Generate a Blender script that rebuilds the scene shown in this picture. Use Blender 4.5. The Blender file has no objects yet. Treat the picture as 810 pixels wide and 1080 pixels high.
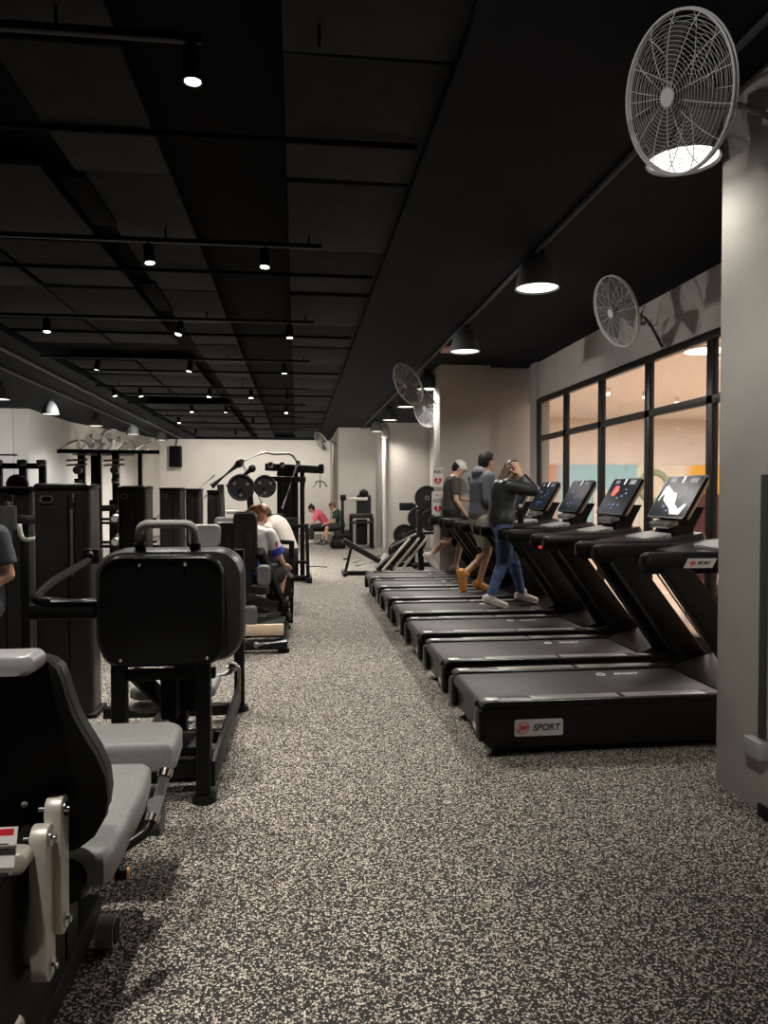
import bpy, bmesh, math, random
from mathutils import Vector, Matrix, Euler
random.seed(7)
C = bpy.context.scene.collection
R = math.radians
V = Vector

# ------------------------------------------------------------------ materials
def mat(name, col, rough=.5, metal=0., spec=.5, noise=0., nscale=20., bump=0., bscale=200., emit=None, estr=0., coat=0.):
    m = bpy.data.materials.new(name); m.use_nodes = True
    nt = m.node_tree; b = nt.nodes['Principled BSDF']
    c4 = (*col, 1)
    b.inputs['Base Color'].default_value = c4
    b.inputs['Roughness'].default_value = rough
    b.inputs['Metallic'].default_value = metal
    b.inputs['Specular IOR Level'].default_value = spec
    b.inputs['Coat Weight'].default_value = coat
    tc = nt.nodes.new('ShaderNodeTexCoord')
    if noise > 0:
        n = nt.nodes.new('ShaderNodeTexNoise'); n.inputs['Scale'].default_value = nscale; n.inputs['Detail'].default_value = 5
        nt.links.new(tc.outputs['Object'], n.inputs['Vector'])
        r = nt.nodes.new('ShaderNodeValToRGB')
        r.color_ramp.elements[0].position = .3; r.color_ramp.elements[1].position = .7
        r.color_ramp.elements[0].color = tuple(max(0, c*(1-noise)) for c in col) + (1,)
        r.color_ramp.elements[1].color = tuple(min(1, c*(1+noise)) for c in col) + (1,)
        nt.links.new(n.outputs['Fac'], r.inputs['Fac']); nt.links.new(r.outputs['Color'], b.inputs['Base Color'])
    if bump > 0:
        n2 = nt.nodes.new('ShaderNodeTexNoise'); n2.inputs['Scale'].default_value = bscale; n2.inputs['Detail'].default_value = 3
        nt.links.new(tc.outputs['Object'], n2.inputs['Vector'])
        bp = nt.nodes.new('ShaderNodeBump'); bp.inputs['Strength'].default_value = bump; bp.inputs['Distance'].default_value = .01
        nt.links.new(n2.outputs['Fac'], bp.inputs['Height']); nt.links.new(bp.outputs['Normal'], b.inputs['Normal'])
    if emit:
        b.inputs['Emission Color'].default_value = (*emit, 1); b.inputs['Emission Strength'].default_value = estr
    return m

def floor_mat():
    m = bpy.data.materials.new('speckled_rubber'); m.use_nodes = True
    nt = m.node_tree; b = nt.nodes['Principled BSDF']; L = nt.links.new
    tc = nt.nodes.new('ShaderNodeTexCoord')
    nz = nt.nodes.new('ShaderNodeTexNoise'); nz.inputs['Scale'].default_value = 70; nz.inputs['Detail'].default_value = 2
    L(tc.outputs['Object'], nz.inputs['Vector'])
    mx = nt.nodes.new('ShaderNodeVectorMath'); mx.operation = 'MULTIPLY_ADD'
    mx.inputs[1].default_value = (.014, .014, 0); L(nz.outputs['Color'], mx.inputs[0]); L(tc.outputs['Object'], mx.inputs[2])
    prev = None
    base = (.026, .025, .024, 1)
    for sc, thr, r0 in ((112, .60, .50), (185, .76, .44)):
        v = nt.nodes.new('ShaderNodeTexVoronoi'); v.voronoi_dimensions = '2D'; v.inputs['Scale'].default_value = sc
        L(mx.outputs[0], v.inputs['Vector'])
        sp = nt.nodes.new('ShaderNodeSeparateColor'); L(v.outputs['Color'], sp.inputs[0])
        a = nt.nodes.new('ShaderNodeMath'); a.operation = 'GREATER_THAN'; a.inputs[1].default_value = thr; L(sp.outputs[0], a.inputs[0])
        d = nt.nodes.new('ShaderNodeMapRange'); d.inputs[1].default_value = r0; d.inputs[2].default_value = r0-.12
        L(v.outputs['Distance'], d.inputs[0])
        k = nt.nodes.new('ShaderNodeMath'); k.operation = 'MULTIPLY'; L(a.outputs[0], k.inputs[0]); L(d.outputs[0], k.inputs[1])
        cr = nt.nodes.new('ShaderNodeValToRGB')
        cr.color_ramp.elements[0].color = (.26, .22, .17, 1); cr.color_ramp.elements[1].color = (.74, .68, .58, 1)
        L(sp.outputs[1], cr.inputs[0])
        mi = nt.nodes.new('ShaderNodeMix'); mi.data_type = 'RGBA'
        L(k.outputs[0], mi.inputs[0]); L(cr.outputs[0], mi.inputs[7])
        if prev is None: mi.inputs[6].default_value = base
        else: L(prev.outputs[2], mi.inputs[6])
        prev = mi
    L(prev.outputs[2], b.inputs['Base Color'])
    b.inputs['Roughness'].default_value = .75; b.inputs['Specular IOR Level'].default_value = .25
    return m

def wall_mat(name, c0, c1):
    m = mat(name, c0, .85, spec=.2, bump=.08, bscale=30)
    nt = m.node_tree; b = nt.nodes['Principled BSDF']; L = nt.links.new
    tc = nt.nodes.new('ShaderNodeTexCoord')
    n = nt.nodes.new('ShaderNodeTexNoise'); n.inputs['Scale'].default_value = .9; n.inputs['Detail'].default_value = 6; n.inputs['Roughness'].default_value = .6
    L(tc.outputs['Object'], n.inputs['Vector'])
    r = nt.nodes.new('ShaderNodeValToRGB'); r.color_ramp.elements[0].position = .35; r.color_ramp.elements[1].position = .68
    r.color_ramp.elements[0].color = (*c0, 1); r.color_ramp.elements[1].color = (*c1, 1)
    L(n.outputs['Fac'], r.inputs[0]); L(r.outputs[0], b.inputs['Base Color'])
    return m

def glass_mat():
    m = bpy.data.materials.new('window_glass'); m.use_nodes = True
    nt = m.node_tree; nt.nodes.remove(nt.nodes['Principled BSDF']); L = nt.links.new
    t = nt.nodes.new('ShaderNodeBsdfTransparent'); t.inputs[0].default_value = (.93, .95, .94, 1)
    g = nt.nodes.new('ShaderNodeBsdfGlossy'); g.inputs['Roughness'].default_value = .02
    lw = nt.nodes.new('ShaderNodeLayerWeight'); lw.inputs[0].default_value = .5
    pw = nt.nodes.new('ShaderNodeMath'); pw.operation = 'POWER'; pw.inputs[1].default_value = 5; L(lw.outputs['Facing'], pw.inputs[0])
    f = nt.nodes.new('ShaderNodeMath'); f.operation = 'MULTIPLY_ADD'; f.inputs[1].default_value = .6; f.inputs[2].default_value = .03; L(pw.outputs[0], f.inputs[0])
    mx = nt.nodes.new('ShaderNodeMixShader'); L(f.outputs[0], mx.inputs[0]); L(t.outputs[0], mx.inputs[1]); L(g.outputs[0], mx.inputs[2])
    L(mx.outputs[0], nt.nodes['Material Output'].inputs[0])
    return m

def mural_mat():
    m = mat('mural_paint', (.5, .6, .6), .7)
    nt = m.node_tree; b = nt.nodes['Principled BSDF']; L = nt.links.new
    tc = nt.nodes.new('ShaderNodeTexCoord'); n = nt.nodes.new('ShaderNodeTexNoise'); n.inputs['Scale'].default_value = 1.3; n.inputs['Detail'].default_value = 4
    L(tc.outputs['Object'], n.inputs[0])
    se = nt.nodes.new('ShaderNodeSeparateXYZ'); L(tc.outputs['Object'], se.inputs[0])
    a = nt.nodes.new('ShaderNodeMath'); a.operation = 'MULTIPLY_ADD'; a.inputs[1].default_value = .5; L(n.outputs['Fac'], a.inputs[0]); L(se.outputs[0], a.inputs[2])
    mr = nt.nodes.new('ShaderNodeMapRange'); mr.inputs[1].default_value = 7; mr.inputs[2].default_value = 16; L(a.outputs[0], mr.inputs[0])
    r = nt.nodes.new('ShaderNodeValToRGB'); cr = r.color_ramp
    stops = [(0, (.50, .20, .10)), (.20, (.62, .26, .14)), (.26, (.34, .55, .62)), (.55, (.27, .50, .58)), (.565, (.70, .66, .52)), (.62, (.72, .62, .50)), (.74, (.80, .72, .62)), (.78, (.86, .46, .06)), (1, (.86, .46, .06))]
    while len(cr.elements) < len(stops): cr.elements.new(.5)
    for e, (p, c) in zip(cr.elements, stops): e.position = p; e.color = (*c, 1)
    L(mr.outputs[0], r.inputs[0]); L(r.outputs[0], b.inputs['Base Color'])
    return m

M = dict(
    floor=floor_mat(), glass=glass_mat(), mural=mural_mat(),
    wall=wall_mat('concrete_plaster', (.44, .41, .375), (.53, .495, .455)),
    wall_far=wall_mat('pale_plaster', (.66, .62, .565), (.72, .68, .62)),
    column=wall_mat('grey_plaster', (.40, .385, .35), (.50, .48, .44)),
    white_wall=wall_mat('white_plaster', (.62, .61, .60), (.70, .69, .68)),
    ceil=mat('black_ceiling', (.0085, .0115, .0165), .8, spec=.12, noise=.15, nscale=3),
    panel=mat('charcoal_board', (.025, .027, .028), .85, spec=.15, noise=.2, nscale=6, bump=.1, bscale=12),
    slot=mat('black_void', (.003, .003, .0035), .9, spec=.1),
    conduit=mat('dark_conduit', (.05, .052, .056), .5, spec=.3),
    black=mat('black_powder_coat', (.007, .007, .007), .45, spec=.2, bump=.02, bscale=600),
    plastic=mat('black_moulded_plastic', (.006, .006, .006), .55, spec=.16, bump=.03, bscale=500),
    satin=mat('satin_black_plastic', (.006, .006, .006), .30, spec=.22),
    tower=mat('dark_bronze_metal', (.034, .031, .029), .36, metal=.5, spec=.3, noise=.12, nscale=4),
    vinyl=mat('black_vinyl', (.014, .014, .014), .42, spec=.3, noise=.2, nscale=60, bump=.08, bscale=300),
    greypad=mat('grey_vinyl', (.20, .20, .192), .48, noise=.12, nscale=60, bump=.06, bscale=350),
    shell=mat('aged_black_leather', (.030, .029, .027), .36, noise=.35, nscale=35, bump=.1, bscale=250),
    rim=mat('brushed_rim', (.30, .29, .28), .32, metal=.8),
    silver=mat('silver_paint', (.55, .51, .45), .4, metal=.35),
    chrome=mat('chrome', (.75, .75, .75), .18, metal=1),
    rubber_grip=mat('grey_rubber_grip', (.21, .205, .195), .55, bump=.05, bscale=300),
    dark_grip=mat('dark_rubber_grip', (.07, .07, .068), .55),
    orange=mat('orange_plastic', (.75, .30, .03), .4),
    belt=mat('belt_rubber', (.040, .035, .031), .5, spec=.3, noise=.15, nscale=200, bump=.04, bscale=700),
    strip=mat('grey_tread_strip', (.23, .215, .20), .35, noise=.1, nscale=80),
    deck=mat('treadmill_black', (.007, .0065, .006), .33, spec=.25),
    brown=mat('brown_black_plastic', (.022, .017, .014), .34, spec=.3),
    keypad=mat('keypad_grey', (.42, .42, .41), .4, metal=.3),
    screen=mat('screen_glass', (.004, .005, .008), .26, spec=.03, emit=(.05, .09, .2), estr=.05),
    ico_w=mat('screen_white', (.6, .6, .6), .4, emit=(.95, .95, .95), estr=.55),
    ico_b=mat('screen_blue', (.05, .1, .3), .4, emit=(.1, .25, .8), estr=.14),
    ico_g=mat('screen_grey', (.1, .1, .12), .4, emit=(.4, .42, .5), estr=.10),
    ico_r=mat('screen_red', (.4, .03, .03), .4, emit=(.9, .08, .06), estr=.5),
    plate=mat('logo_plate', (.55, .54, .52), .35, metal=.3),
    ink=mat('black_ink', (.01, .01, .01), .5), red=mat('red_ink', (.60, .02, .03), .45), white=mat('white_print', (.75, .74, .72), .5),
    glow=mat('lamp_diffuser', (.9, .9, .88), .5, emit=(1, .965, .91), estr=1.5),
    glow_spot=mat('spot_lens', (.9, .9, .88), .3, emit=(1, .94, .85), estr=14),
    glow_mall=mat('mall_lamp', (.9, .9, .9), .5, emit=(1, .97, .92), estr=3),
    lampshade=mat('lamp_shade_grey', (.13, .135, .14), .45),
    fan_wire=mat('grey_wire', (.68, .68, .67), .45), fan_dark=mat('fan_dark', (.05, .05, .05), .4),
    fan_blade=mat('fan_blade', (.10, .10, .10), .4, metal=.4), fan_pale=mat('pale_fan_wire', (.72, .70, .68), .45),
    mull=mat('window_frame_black', (.012, .011, .011), .4),
    mall_wall=wall_mat('mall_plaster', (.68, .62, .57), (.73, .67, .62)), mall_ceil=mat('mall_ceiling', (.72, .715, .745), .9),
    maroon=mat('maroon_vinyl', (.16, .045, .05), .5),
    plate_iron=mat('plate_iron', (.011, .011, .011), .5, spec=.25, bump=.05, bscale=200),
    skin=mat('skin', (.56, .34, .25), .5, noise=.06, nscale=30), skin2=mat('skin_tan', (.50, .29, .19), .5, noise=.06, nscale=30),
    hair=mat('black_hair', (.012, .010, .009), .68, spec=.25, bump=.3, bscale=90), hair_b=mat('brown_hair', (.10, .055, .033), .45, bump=.3, bscale=90),
    hair_r=mat('red_brown_hair', (.20, .075, .030), .5, bump=.4, bscale=70),
    eye=mat('eye_dark', (.02, .015, .012), .2), lip=mat('lips', (.40, .16, .13), .5),
    c_grey=mat('charcoal_cotton', (.055, .048, .046), .85, bump=.3, bscale=25), c_black=mat('black_cotton', (.012, .012, .014), .8, bump=.25, bscale=25),
    c_jacket=mat('black_windbreaker', (.022, .024, .024), .42, bump=.5, bscale=22), c_slate=mat('slate_hoodie', (.105, .11, .125), .9, bump=.3, bscale=22),
    c_white=mat('white_cotton', (.68, .67, .65), .8, bump=.2, bscale=25), c_cream=mat('cream_cotton', (.55, .50, .43), .85, bump=.25, bscale=22),
    c_blue=mat('blue_leggings', (.075, .125, .26), .75, noise=.35, nscale=14, bump=.1, bscale=40), c_pink=mat('pink_cotton', (.80, .13, .20), .8, bump=.25, bscale=22),
    c_green=mat('dark_green_cotton', (.022, .045, .030), .8, bump=.25, bscale=22), c_royal=mat('royal_blue_cotton', (.03, .06, .42), .7, bump=.2, bscale=22),
    c_dgrey=mat('dark_grey_cotton', (.05, .055, .065), .85, bump=.25, bscale=22), c_lgrey=mat('pale_khaki_cotton', (.40, .385, .32), .85, bump=.25, bscale=22),
    shoe_w=mat('white_shoe', (.62, .56, .50), .6), shoe_o=mat('orange_shoe', (.62, .25, .06), .6), shoe_d=mat('dark_shoe', (.03, .03, .03), .5),
    wood=mat('birch_board', (.52, .40, .29), .55, noise=.12, nscale=9), olive=mat('olive_fabric', (.05, .07, .045), .8),
)
def tile_mat():
    m = mat('mall_tile', (.60, .40, .26), .35, spec=.4)
    nt = m.node_tree; b = nt.nodes['Principled BSDF']; L = nt.links.new
    tc = nt.nodes.new('ShaderNodeTexCoord')
    v = nt.nodes.new('ShaderNodeTexVoronoi'); v.inputs['Scale'].default_value = 2.2; v.distance = 'MANHATTAN'; L(tc.outputs['Object'], v.inputs[0])
    s = nt.nodes.new('ShaderNodeSeparateColor'); L(v.outputs['Color'], s.inputs[0])
    r = nt.nodes.new('ShaderNodeValToRGB'); r.color_ramp.elements[0].color = (.50, .31, .19, 1); r.color_ramp.elements[1].color = (.66, .47, .32, 1)
    L(s.outputs[0], r.inputs[0]); L(r.outputs[0], b.inputs['Base Color']); return m
M['tile'] = tile_mat()
def keypad_mat():
    m = mat('keypad_grey_keys', (.42, .42, .41), .4, metal=.2)
    nt = m.node_tree; b = nt.nodes['Principled BSDF']; L = nt.links.new
    tc = nt.nodes.new('ShaderNodeTexCoord'); k = nt.nodes.new('ShaderNodeTexBrick'); k.offset = 0
    k.inputs['Scale'].default_value = 1; k.inputs['Brick Width'].default_value = .055; k.inputs['Row Height'].default_value = .062; k.inputs['Mortar Size'].default_value = .014
    k.inputs['Color1'].default_value = (.27, .27, .265, 1); k.inputs['Color2'].default_value = (.22, .22, .215, 1); k.inputs['Mortar'].default_value = (.45, .45, .44, 1)
    L(tc.outputs['Object'], k.inputs['Vector']); L(k.outputs['Color'], b.inputs['Base Color']); return m
M['keys'] = keypad_mat()

# ------------------------------------------------------------------ mesh builder
def frame_of(d):
    d = d.normalized(); u = V((0, 0, 1)) if abs(d.z) < .95 else V((0, 1, 0))
    x = d.cross(u).normalized(); y = x.cross(d).normalized()
    return x, y, d

class MB:
    def __init__(s, off=(0, 0, 0)):
        s.bm = bmesh.new(); s.off = V(off); s.mi = 0
    def _add(s, verts, faces):
        vs = [s.bm.verts.new(v) for v in verts]
        out = []
        for f in faces:
            try:
                fc = s.bm.faces.new([vs[i] for i in f]); fc.material_index = s.mi; out.append(fc)
            except ValueError: pass
        return vs, out
    def box(s, c, d, rot=None, bev=0., seg=2):
        b = bmesh.new(); bmesh.ops.create_cube(b, size=1)
        bmesh.ops.scale(b, vec=V(d), verts=b.verts)
        if bev > 0: bmesh.ops.bevel(b, geom=b.edges[:], offset=min(bev, min(d)*.49), segments=seg, affect='EDGES', profile=.5)
        return s.merge(b, Matrix.Translation(V(c)) @ (Euler(rot).to_matrix().to_4x4() if rot else Matrix.Identity(4)))
    def merge(s, b, mtx=Matrix.Identity(4)):
        b.verts.index_update()
        s._add([mtx @ v.co for v in b.verts], [[v.index for v in f.verts] for f in b.faces]); b.free(); return s
    def bar(s, p0, p1, w, h, bev=.004):
        """rectangular section bar: w across, h along the up side"""
        p0, p1 = V(p0), V(p1); d = p1-p0; x, y, z = frame_of(d)
        b = bmesh.new(); bmesh.ops.create_cube(b, size=1); bmesh.ops.scale(b, vec=V((w, h, d.length)), verts=b.verts)
        if bev: bmesh.ops.bevel(b, geom=b.edges[:], offset=min(bev, w*.45, h*.45), segments=2, affect='EDGES', profile=.5)
        m = Matrix((x, y, z)).transposed().to_4x4(); m.translation = (p0+p1)/2
        return s.merge(b, m)
    def cyl(s, p0, p1, r0, r1=None, seg=16, cap=True):
        p0, p1 = V(p0), V(p1); r1 = r0 if r1 is None else r1
        x, y, z = frame_of(p1-p0); vs = []
        for p, r in ((p0, r0), (p1, r1)):
            for i in range(seg):
                a = 2*math.pi*i/seg; vs.append(p+x*r*math.cos(a)+y*r*math.sin(a))
        fs = [[i, (i+1) % seg, seg+(i+1) % seg, seg+i] for i in range(seg)]
        if cap: fs += [list(range(seg))[::-1], list(range(seg, 2*seg))]
        s._add(vs, fs); return s
    def tube(s, pts, r, seg=10, fillet=.05, n=5, closed=False):
        pts = [V(p) for p in pts]; path = []
        if closed: path = pts
        else:
            path = [pts[0]]
            for i in range(1, len(pts)-1):
                a, b, c = pts[i-1], pts[i], pts[i+1]
                f = min(fillet, (a-b).length*.48, (c-b).length*.48)
                q0 = b+(a-b).normalized()*f; q1 = b+(c-b).normalized()*f
                for k in range(n+1):
                    t = k/n; path.append(q0*(1-t)**2+b*2*t*(1-t)+q1*t*t)
            path.append(pts[-1])
        N = len(path); rings = []; px = None
        for i, p in enumerate(path):
            if closed: d = path[(i+1) % N]-path[i-1]
            else: d = path[min(i+1, N-1)]-path[max(i-1, 0)]
            if d.length < 1e-9: d = V((0, 0, 1))
            d.normalize()
            if px is None: x, y, _ = frame_of(d)
            else:
                x = px-d*px.dot(d)
                x = x.normalized() if x.length > 1e-6 else frame_of(d)[0]
                y = d.cross(x)
            px = x
            rr = r[i] if isinstance(r, (list, tuple)) else r
            rings.append([p+x*rr*math.cos(2*math.pi*k/seg)+y*rr*math.sin(2*math.pi*k/seg) for k in range(seg)])
        vs = [v for g in rings for v in g]; fs = []
        for i in range(N if closed else N-1):
            j = (i+1) % N
            fs += [[i*seg+k, i*seg+(k+1) % seg, j*seg+(k+1) % seg, j*seg+k] for k in range(seg)]
        if not closed: fs += [list(range(seg))[::-1], list(range((N-1)*seg, N*seg))]
        s._add(vs, fs); return s
    def ring(s, c, normal, R_, r, seg=40, ts=6):
        x, y, z = frame_of(V(normal)); c = V(c)
        return s.tube([c+x*R_*math.cos(2*math.pi*i/seg)+y*R_*math.sin(2*math.pi*i/seg) for i in range(seg)], r, seg=ts, closed=True)
    def sphere(s, c, r, sc=(1, 1, 1), rot=None, u=14, v=9):
        b = bmesh.new(); bmesh.ops.create_uvsphere(b, u_segments=u, v_segments=v, radius=1)
        m = Matrix.Translation(V(c)) @ (rot.to_4x4() if rot else Matrix.Identity(4)) @ Matrix.Diagonal((r*sc[0], r*sc[1], r*sc[2], 1))
        return s.merge(b, m)
    def loft(s, rings, cap=True):
        n = len(rings[0]); vs = [V(v) for g in rings for v in g]; fs = []
        for i in range(len(rings)-1):
            fs += [[i*n+k, i*n+(k+1) % n, (i+1)*n+(k+1) % n, (i+1)*n+k] for k in range(n)]
        if cap: fs += [list(range(n))[::-1], list(range((len(rings)-1)*n, len(rings)*n))]
        s._add(vs, fs); return s
    def prism(s, pts2, plane, a0, a1, bev=0.):
        """outline extruded along an axis: plane 'xz' -> along y, 'yz' -> along x, 'xy' -> along z"""
        def P(p, a): return V((p[0], a, p[1])) if plane == 'xz' else V((a, p[0], p[1])) if plane == 'yz' else V((p[0], p[1], a))
        b = bmesh.new(); n = len(pts2)
        lo = [b.verts.new(P(p, a0)) for p in pts2]; hi = [b.verts.new(P(p, a1)) for p in pts2]
        f0 = b.faces.new(lo[::-1]); f1 = b.faces.new(hi)
        for i in range(n): b.faces.new([lo[i], lo[(i+1) % n], hi[(i+1) % n], hi[i]])
        bmesh.ops.recalc_face_normals(b, faces=b.faces)
        if bev:
            es = [e for e in b.edges if (e in f0.edges[:] or e in f1.edges[:])]
            bmesh.ops.bevel(b, geom=es, offset=bev, segments=2, affect='EDGES', profile=.5)
        return s.merge(b)
    def build(s, name, m, parent=None, kind=None, ang=38):
        bm = s.bm
        if s.off.length: bmesh.ops.translate(bm, vec=-s.off, verts=bm.verts)
        bmesh.ops.recalc_face_normals(bm, faces=bm.faces)
        for f in bm.faces: f.smooth = True
        for e in bm.edges:
            if len(e.link_faces) == 2 and e.calc_face_angle(0) > R(ang): e.smooth = False
        me = bpy.data.meshes.new(name); bm.to_mesh(me); bm.free()
        for q in (m if isinstance(m, (list, tuple)) else [m]): me.materials.append(q)
        o = bpy.data.objects.new(name, me); C.objects.link(o)
        if parent: o.parent = parent
        if kind: o['kind'] = kind
        return o

def rrect(w, h, r, n=5, c=(0, 0)):
    pts = []
    for cx, cy, a0 in ((w/2-r, h/2-r, 0), (-w/2+r, h/2-r, 90), (-w/2+r, -h/2+r, 180), (w/2-r, -h/2+r, 270)):
        for k in range(n+1):
            a = R(a0+90*k/n); pts.append((c[0]+cx+r*math.cos(a), c[1]+cy+r*math.sin(a)))
    return pts
def stadium(p0, p1, r, n=8):
    p0, p1 = V((*p0, 0)), V((*p1, 0)); d = (p1-p0).normalized(); a0 = math.atan2(d.y, d.x); out = []
    for c, s in ((p1, -90), (p0, 90)):
        for k in range(n+1):
            a = a0+R(s+180*k/n); out.append((c.x+r*math.cos(a), c.y+r*math.sin(a)))
    return out
def tag(o, label, cat, group=None):
    o['label'] = label; o['category'] = cat
    if group: o['group'] = group
    return o
def empty(name, loc, label, cat, group=None, rz=0):
    o = bpy.data.objects.new(name, None); C.objects.link(o); o.empty_display_size = .1
    o.location = loc; o.rotation_euler = (0, 0, rz); return tag(o, label, cat, group)
def dup(root, loc, label, rot=None):
    r = root.copy(); C.objects.link(r); r.location = loc; r['label'] = label
    if rot is not None: r.rotation_euler = rot
    for ch in list(root.children):
        c = ch.copy(); C.objects.link(c); c.parent = r
        for g in list(ch.children):
            d = g.copy(); C.objects.link(d); d.parent = c
    return r
def struct(name, mb, m): return mb.build(name, m, None, 'structure')
def text(name, body, size, m, mtx, parent=None, shear=0., bold=0.):
    cu = bpy.data.curves.new(name+'_curve', 'FONT'); cu.body = body; cu.size = size; cu.align_x = 'CENTER'; cu.align_y = 'CENTER'
    cu.shear = shear; cu.extrude = .0006; cu.offset = bold; cu.resolution_u = 3
    t = bpy.data.objects.new(name+'_text', cu); C.objects.link(t)
    dg = bpy.context.evaluated_depsgraph_get(); me = bpy.data.meshes.new_from_object(t.evaluated_get(dg))
    bpy.data.objects.remove(t); bpy.data.curves.remove(cu)
    me.transform(mtx); me.materials.clear(); me.materials.append(m)
    o = bpy.data.objects.new(name, me); C.objects.link(o)
    if parent: o.parent = parent
    return o
def basis(origin, right, up):
    r, u = V(right).normalized(), V(up).normalized(); n = r.cross(u)
    m = Matrix((r, u, n)).transposed().to_4x4(); m.translation = V(origin); return m

# ------------------------------------------------------------------ camera
cam = bpy.data.cameras.new('camera'); co = bpy.data.objects.new('camera', cam); C.objects.link(co)
cam.sensor_fit = 'VERTICAL'; cam.sensor_height = 36; cam.lens = 26.0; cam.clip_start = .05
co.location = (0, 0, 1.5); co.rotation_euler = (R(90-1.395), 0, R(-6.7))
bpy.context.scene.camera = co

# ------------------------------------------------------------------ the room
H = 3.5
b = MB(); b.box((-5.5, 13, -.05), (19, 32, .1)); struct('floor', b, M['floor'])
b = MB(); b.box((-5.5, 13, H+.25), (19, 32, .1)); struct('ceiling', b, M['slot'])
# lower smooth slabs on both sides of the open middle
b = MB(); b.box((2.2, 13, H+.1), (2.9, 32, .2)); struct('ceiling_slab', b, M['ceil'])
b = MB(); b.box((-9.2, 13, H+.1), (11.2, 32, .2)); struct('ceiling_slab', b, M['ceil'])
# charcoal boards of the open middle
b = MB()
y = -2.0
for i in range(21):
    L_ = 1.38
    for (x0, x1) in ((-.06, .745), (-1.38, -.80), (-2.45, -1.60), (-3.5, -2.5)):
        if x0 < -1.5 and i in (4, 9, 13): continue
        b.box(((x0+x1)/2, y+L_/2, H+.06+random.uniform(-.015, .015)), (x1-x0, L_-.03, .03), rot=(random.uniform(-.012, .012), random.uniform(-.01, .01), 0), bev=.006)
    y += L_
struct('ceiling_board', b, M['panel'])
b = MB()
for yy in (2.1, 4.3, 6.9, 9.6, 12.5, 15.4, 18.3, 21.5): b.box((-1.4, yy, H+.015), (4.2, .03, .03), bev=.004)
struct('trim_1', b, M['slot'])
b = MB()
for (x, y0, y1) in ((-1.42, 4.95, 5.8), (-1.43, 7.35, 8.4)): b.box((x, (y0+y1)/2, H+.035), (.16, y1-y0, .05), bev=.004)
struct('trim_4', b, M['slot'])
b = MB(); b.cyl((1.95, -2, H-.02), (1.95, 27, H-.02), .018, seg=8); b.cyl((-3.9, 2, H-.03), (-4.1, 27, H-.03), .03, seg=8); b.cyl((-4.5, 2, H-.03), (-4.7, 25, H-.03), .025, seg=8)
struct('trim_2', b, M['conduit'])
# window wall
XW = 3.65
b = MB(); b.box((XW+.1, 5.0, (2.94+H)/2+.1), (.2, 12.8, H-2.94+.2)); struct('wall_right', b, M['wall'])
b = MB(); b.box((XW+.06, 11.05, H/2), (.22, .26, H)); struct('wall_right_jamb', b, M['wall'])
# pier beyond the window
b = MB(); b.box((2.6, 11.55, H/2), (.8, .5, H)); struct('wall_pier', b, M['wall'])
b = MB(); b.box((3.35, 11.68, H/2), (.72, .4, H)); struct('wall_pier_return', b, M['wall'])
b = MB(); b.box((3.75, 16, H/2), (.1, 9, H)); struct('wall_right_far', b, M['wall'])
b = MB(); b.box((3.05, 20.8, H/2), (1.36, .4, H)); b.box((1.8, 25.0, H/2), (1.14, 5.4, H)); b.box((2.42, 21.6, H/2), (.1, 1.4, H)); struct('wall_alcove', b, M['wall'])
b = MB(); b.box((-1.9, 27.8, H/2), (6.6, .2, H)); struct('wall_back', b, M['wall_far'])
def wall_line(name, p, q, m, t=.15):
    b = MB(); p, q = V((*p, 0)), V((*q, 0)); d = q-p
    b.box(((p.x+q.x)/2, (p.y+q.y)/2, H/2), (d.length, t, H), rot=(0, 0, math.atan2(d.y, d.x))); return struct(name, b, m)
wall_line('wall_left', (-6.35, 21.5), (-5.0, 27.8), M['wall_far'])
wall_line('wall_left_near', (-14.5, 18.3), (-6.6, 18.3), M['white_wall'])
b = MB(); b.box((-6.42, 19.9, H/2), (.34, 3.3, H)); struct('wall_left_pilaster', b, M['white_wall'])
b = MB(); b.box((-10.5, 18.2, 2.42), (8, .03, .03)); struct('trim_3', b, M['conduit'])
b = MB(); b.box((-5.5, -3.0, H/2), (19, .2, H)); struct('wall_behind', b, M['wall'])
b = MB(); b.box((-14.8, 8, H/2), (.2, 22, H)); struct('wall_far_left', b, M['wall'])
b = MB(); b.box((XW+.1, -2.0, 1.5), (.2, 2.2, 3.0)); struct('wall_right_near', b, M['wall'])
# the big column
b = MB(); b.box((2.165+.5, 2.85, H/2), (1.0, 1.5, H), bev=.008); struct('wall_column', b, M['column'])
b = MB(); b.box((2.142, 3.13, .02), (.016, .14, .07), bev=.003); struct('baseboard_column', b, M['black'])
t = empty('power_conduit', (2.13, 3.18, .3), 'slim dark conduit running down the grey column into a socket box', 'conduit')
b = MB(t.location); b.box((2.133, 3.17, .98), (.03, .022, 1.22), bev=.004); b.build('conduit_pipe', M['conduit'], t)
b = MB(t.location); b.box((2.125, 3.2, .315), (.05, .125, .085), bev=.006); b.build('socket_box', M['keypad'], t)

# windows: mullions and panes
MY = [10.9, 9.75, 8.57, 7.36, 6.18, 5.0, 3.85, 2.6, 1.3, 0, -1.3]
b = MB()
for yy in MY: b.box((XW+.0, yy, 1.47), (.06, .105, 2.94), bev=.006)
b.box((XW+.0, 4.85, 2.90), (.07, 12.2, .08), bev=.006); b.box((XW+.0, 4.85, 2.335), (.06, 12.2, .08), bev=.006); b.box((XW+.0, 4.85, .05), (.06, 12.2, .1), bev=.006)
struct('window_frame', b, M['mull'])
for i in range(len(MY)-1):
    b = MB()
    for z0, z1 in ((.1, 2.29), (2.38, 2.85)):
        b.box((XW+.0, (MY[i]+MY[i+1])/2, (z0+z1)/2), (.008, MY[i]-MY[i+1]-.1, z1-z0))
    struct('window_%d' % (i+1), b, M['glass'])
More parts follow.
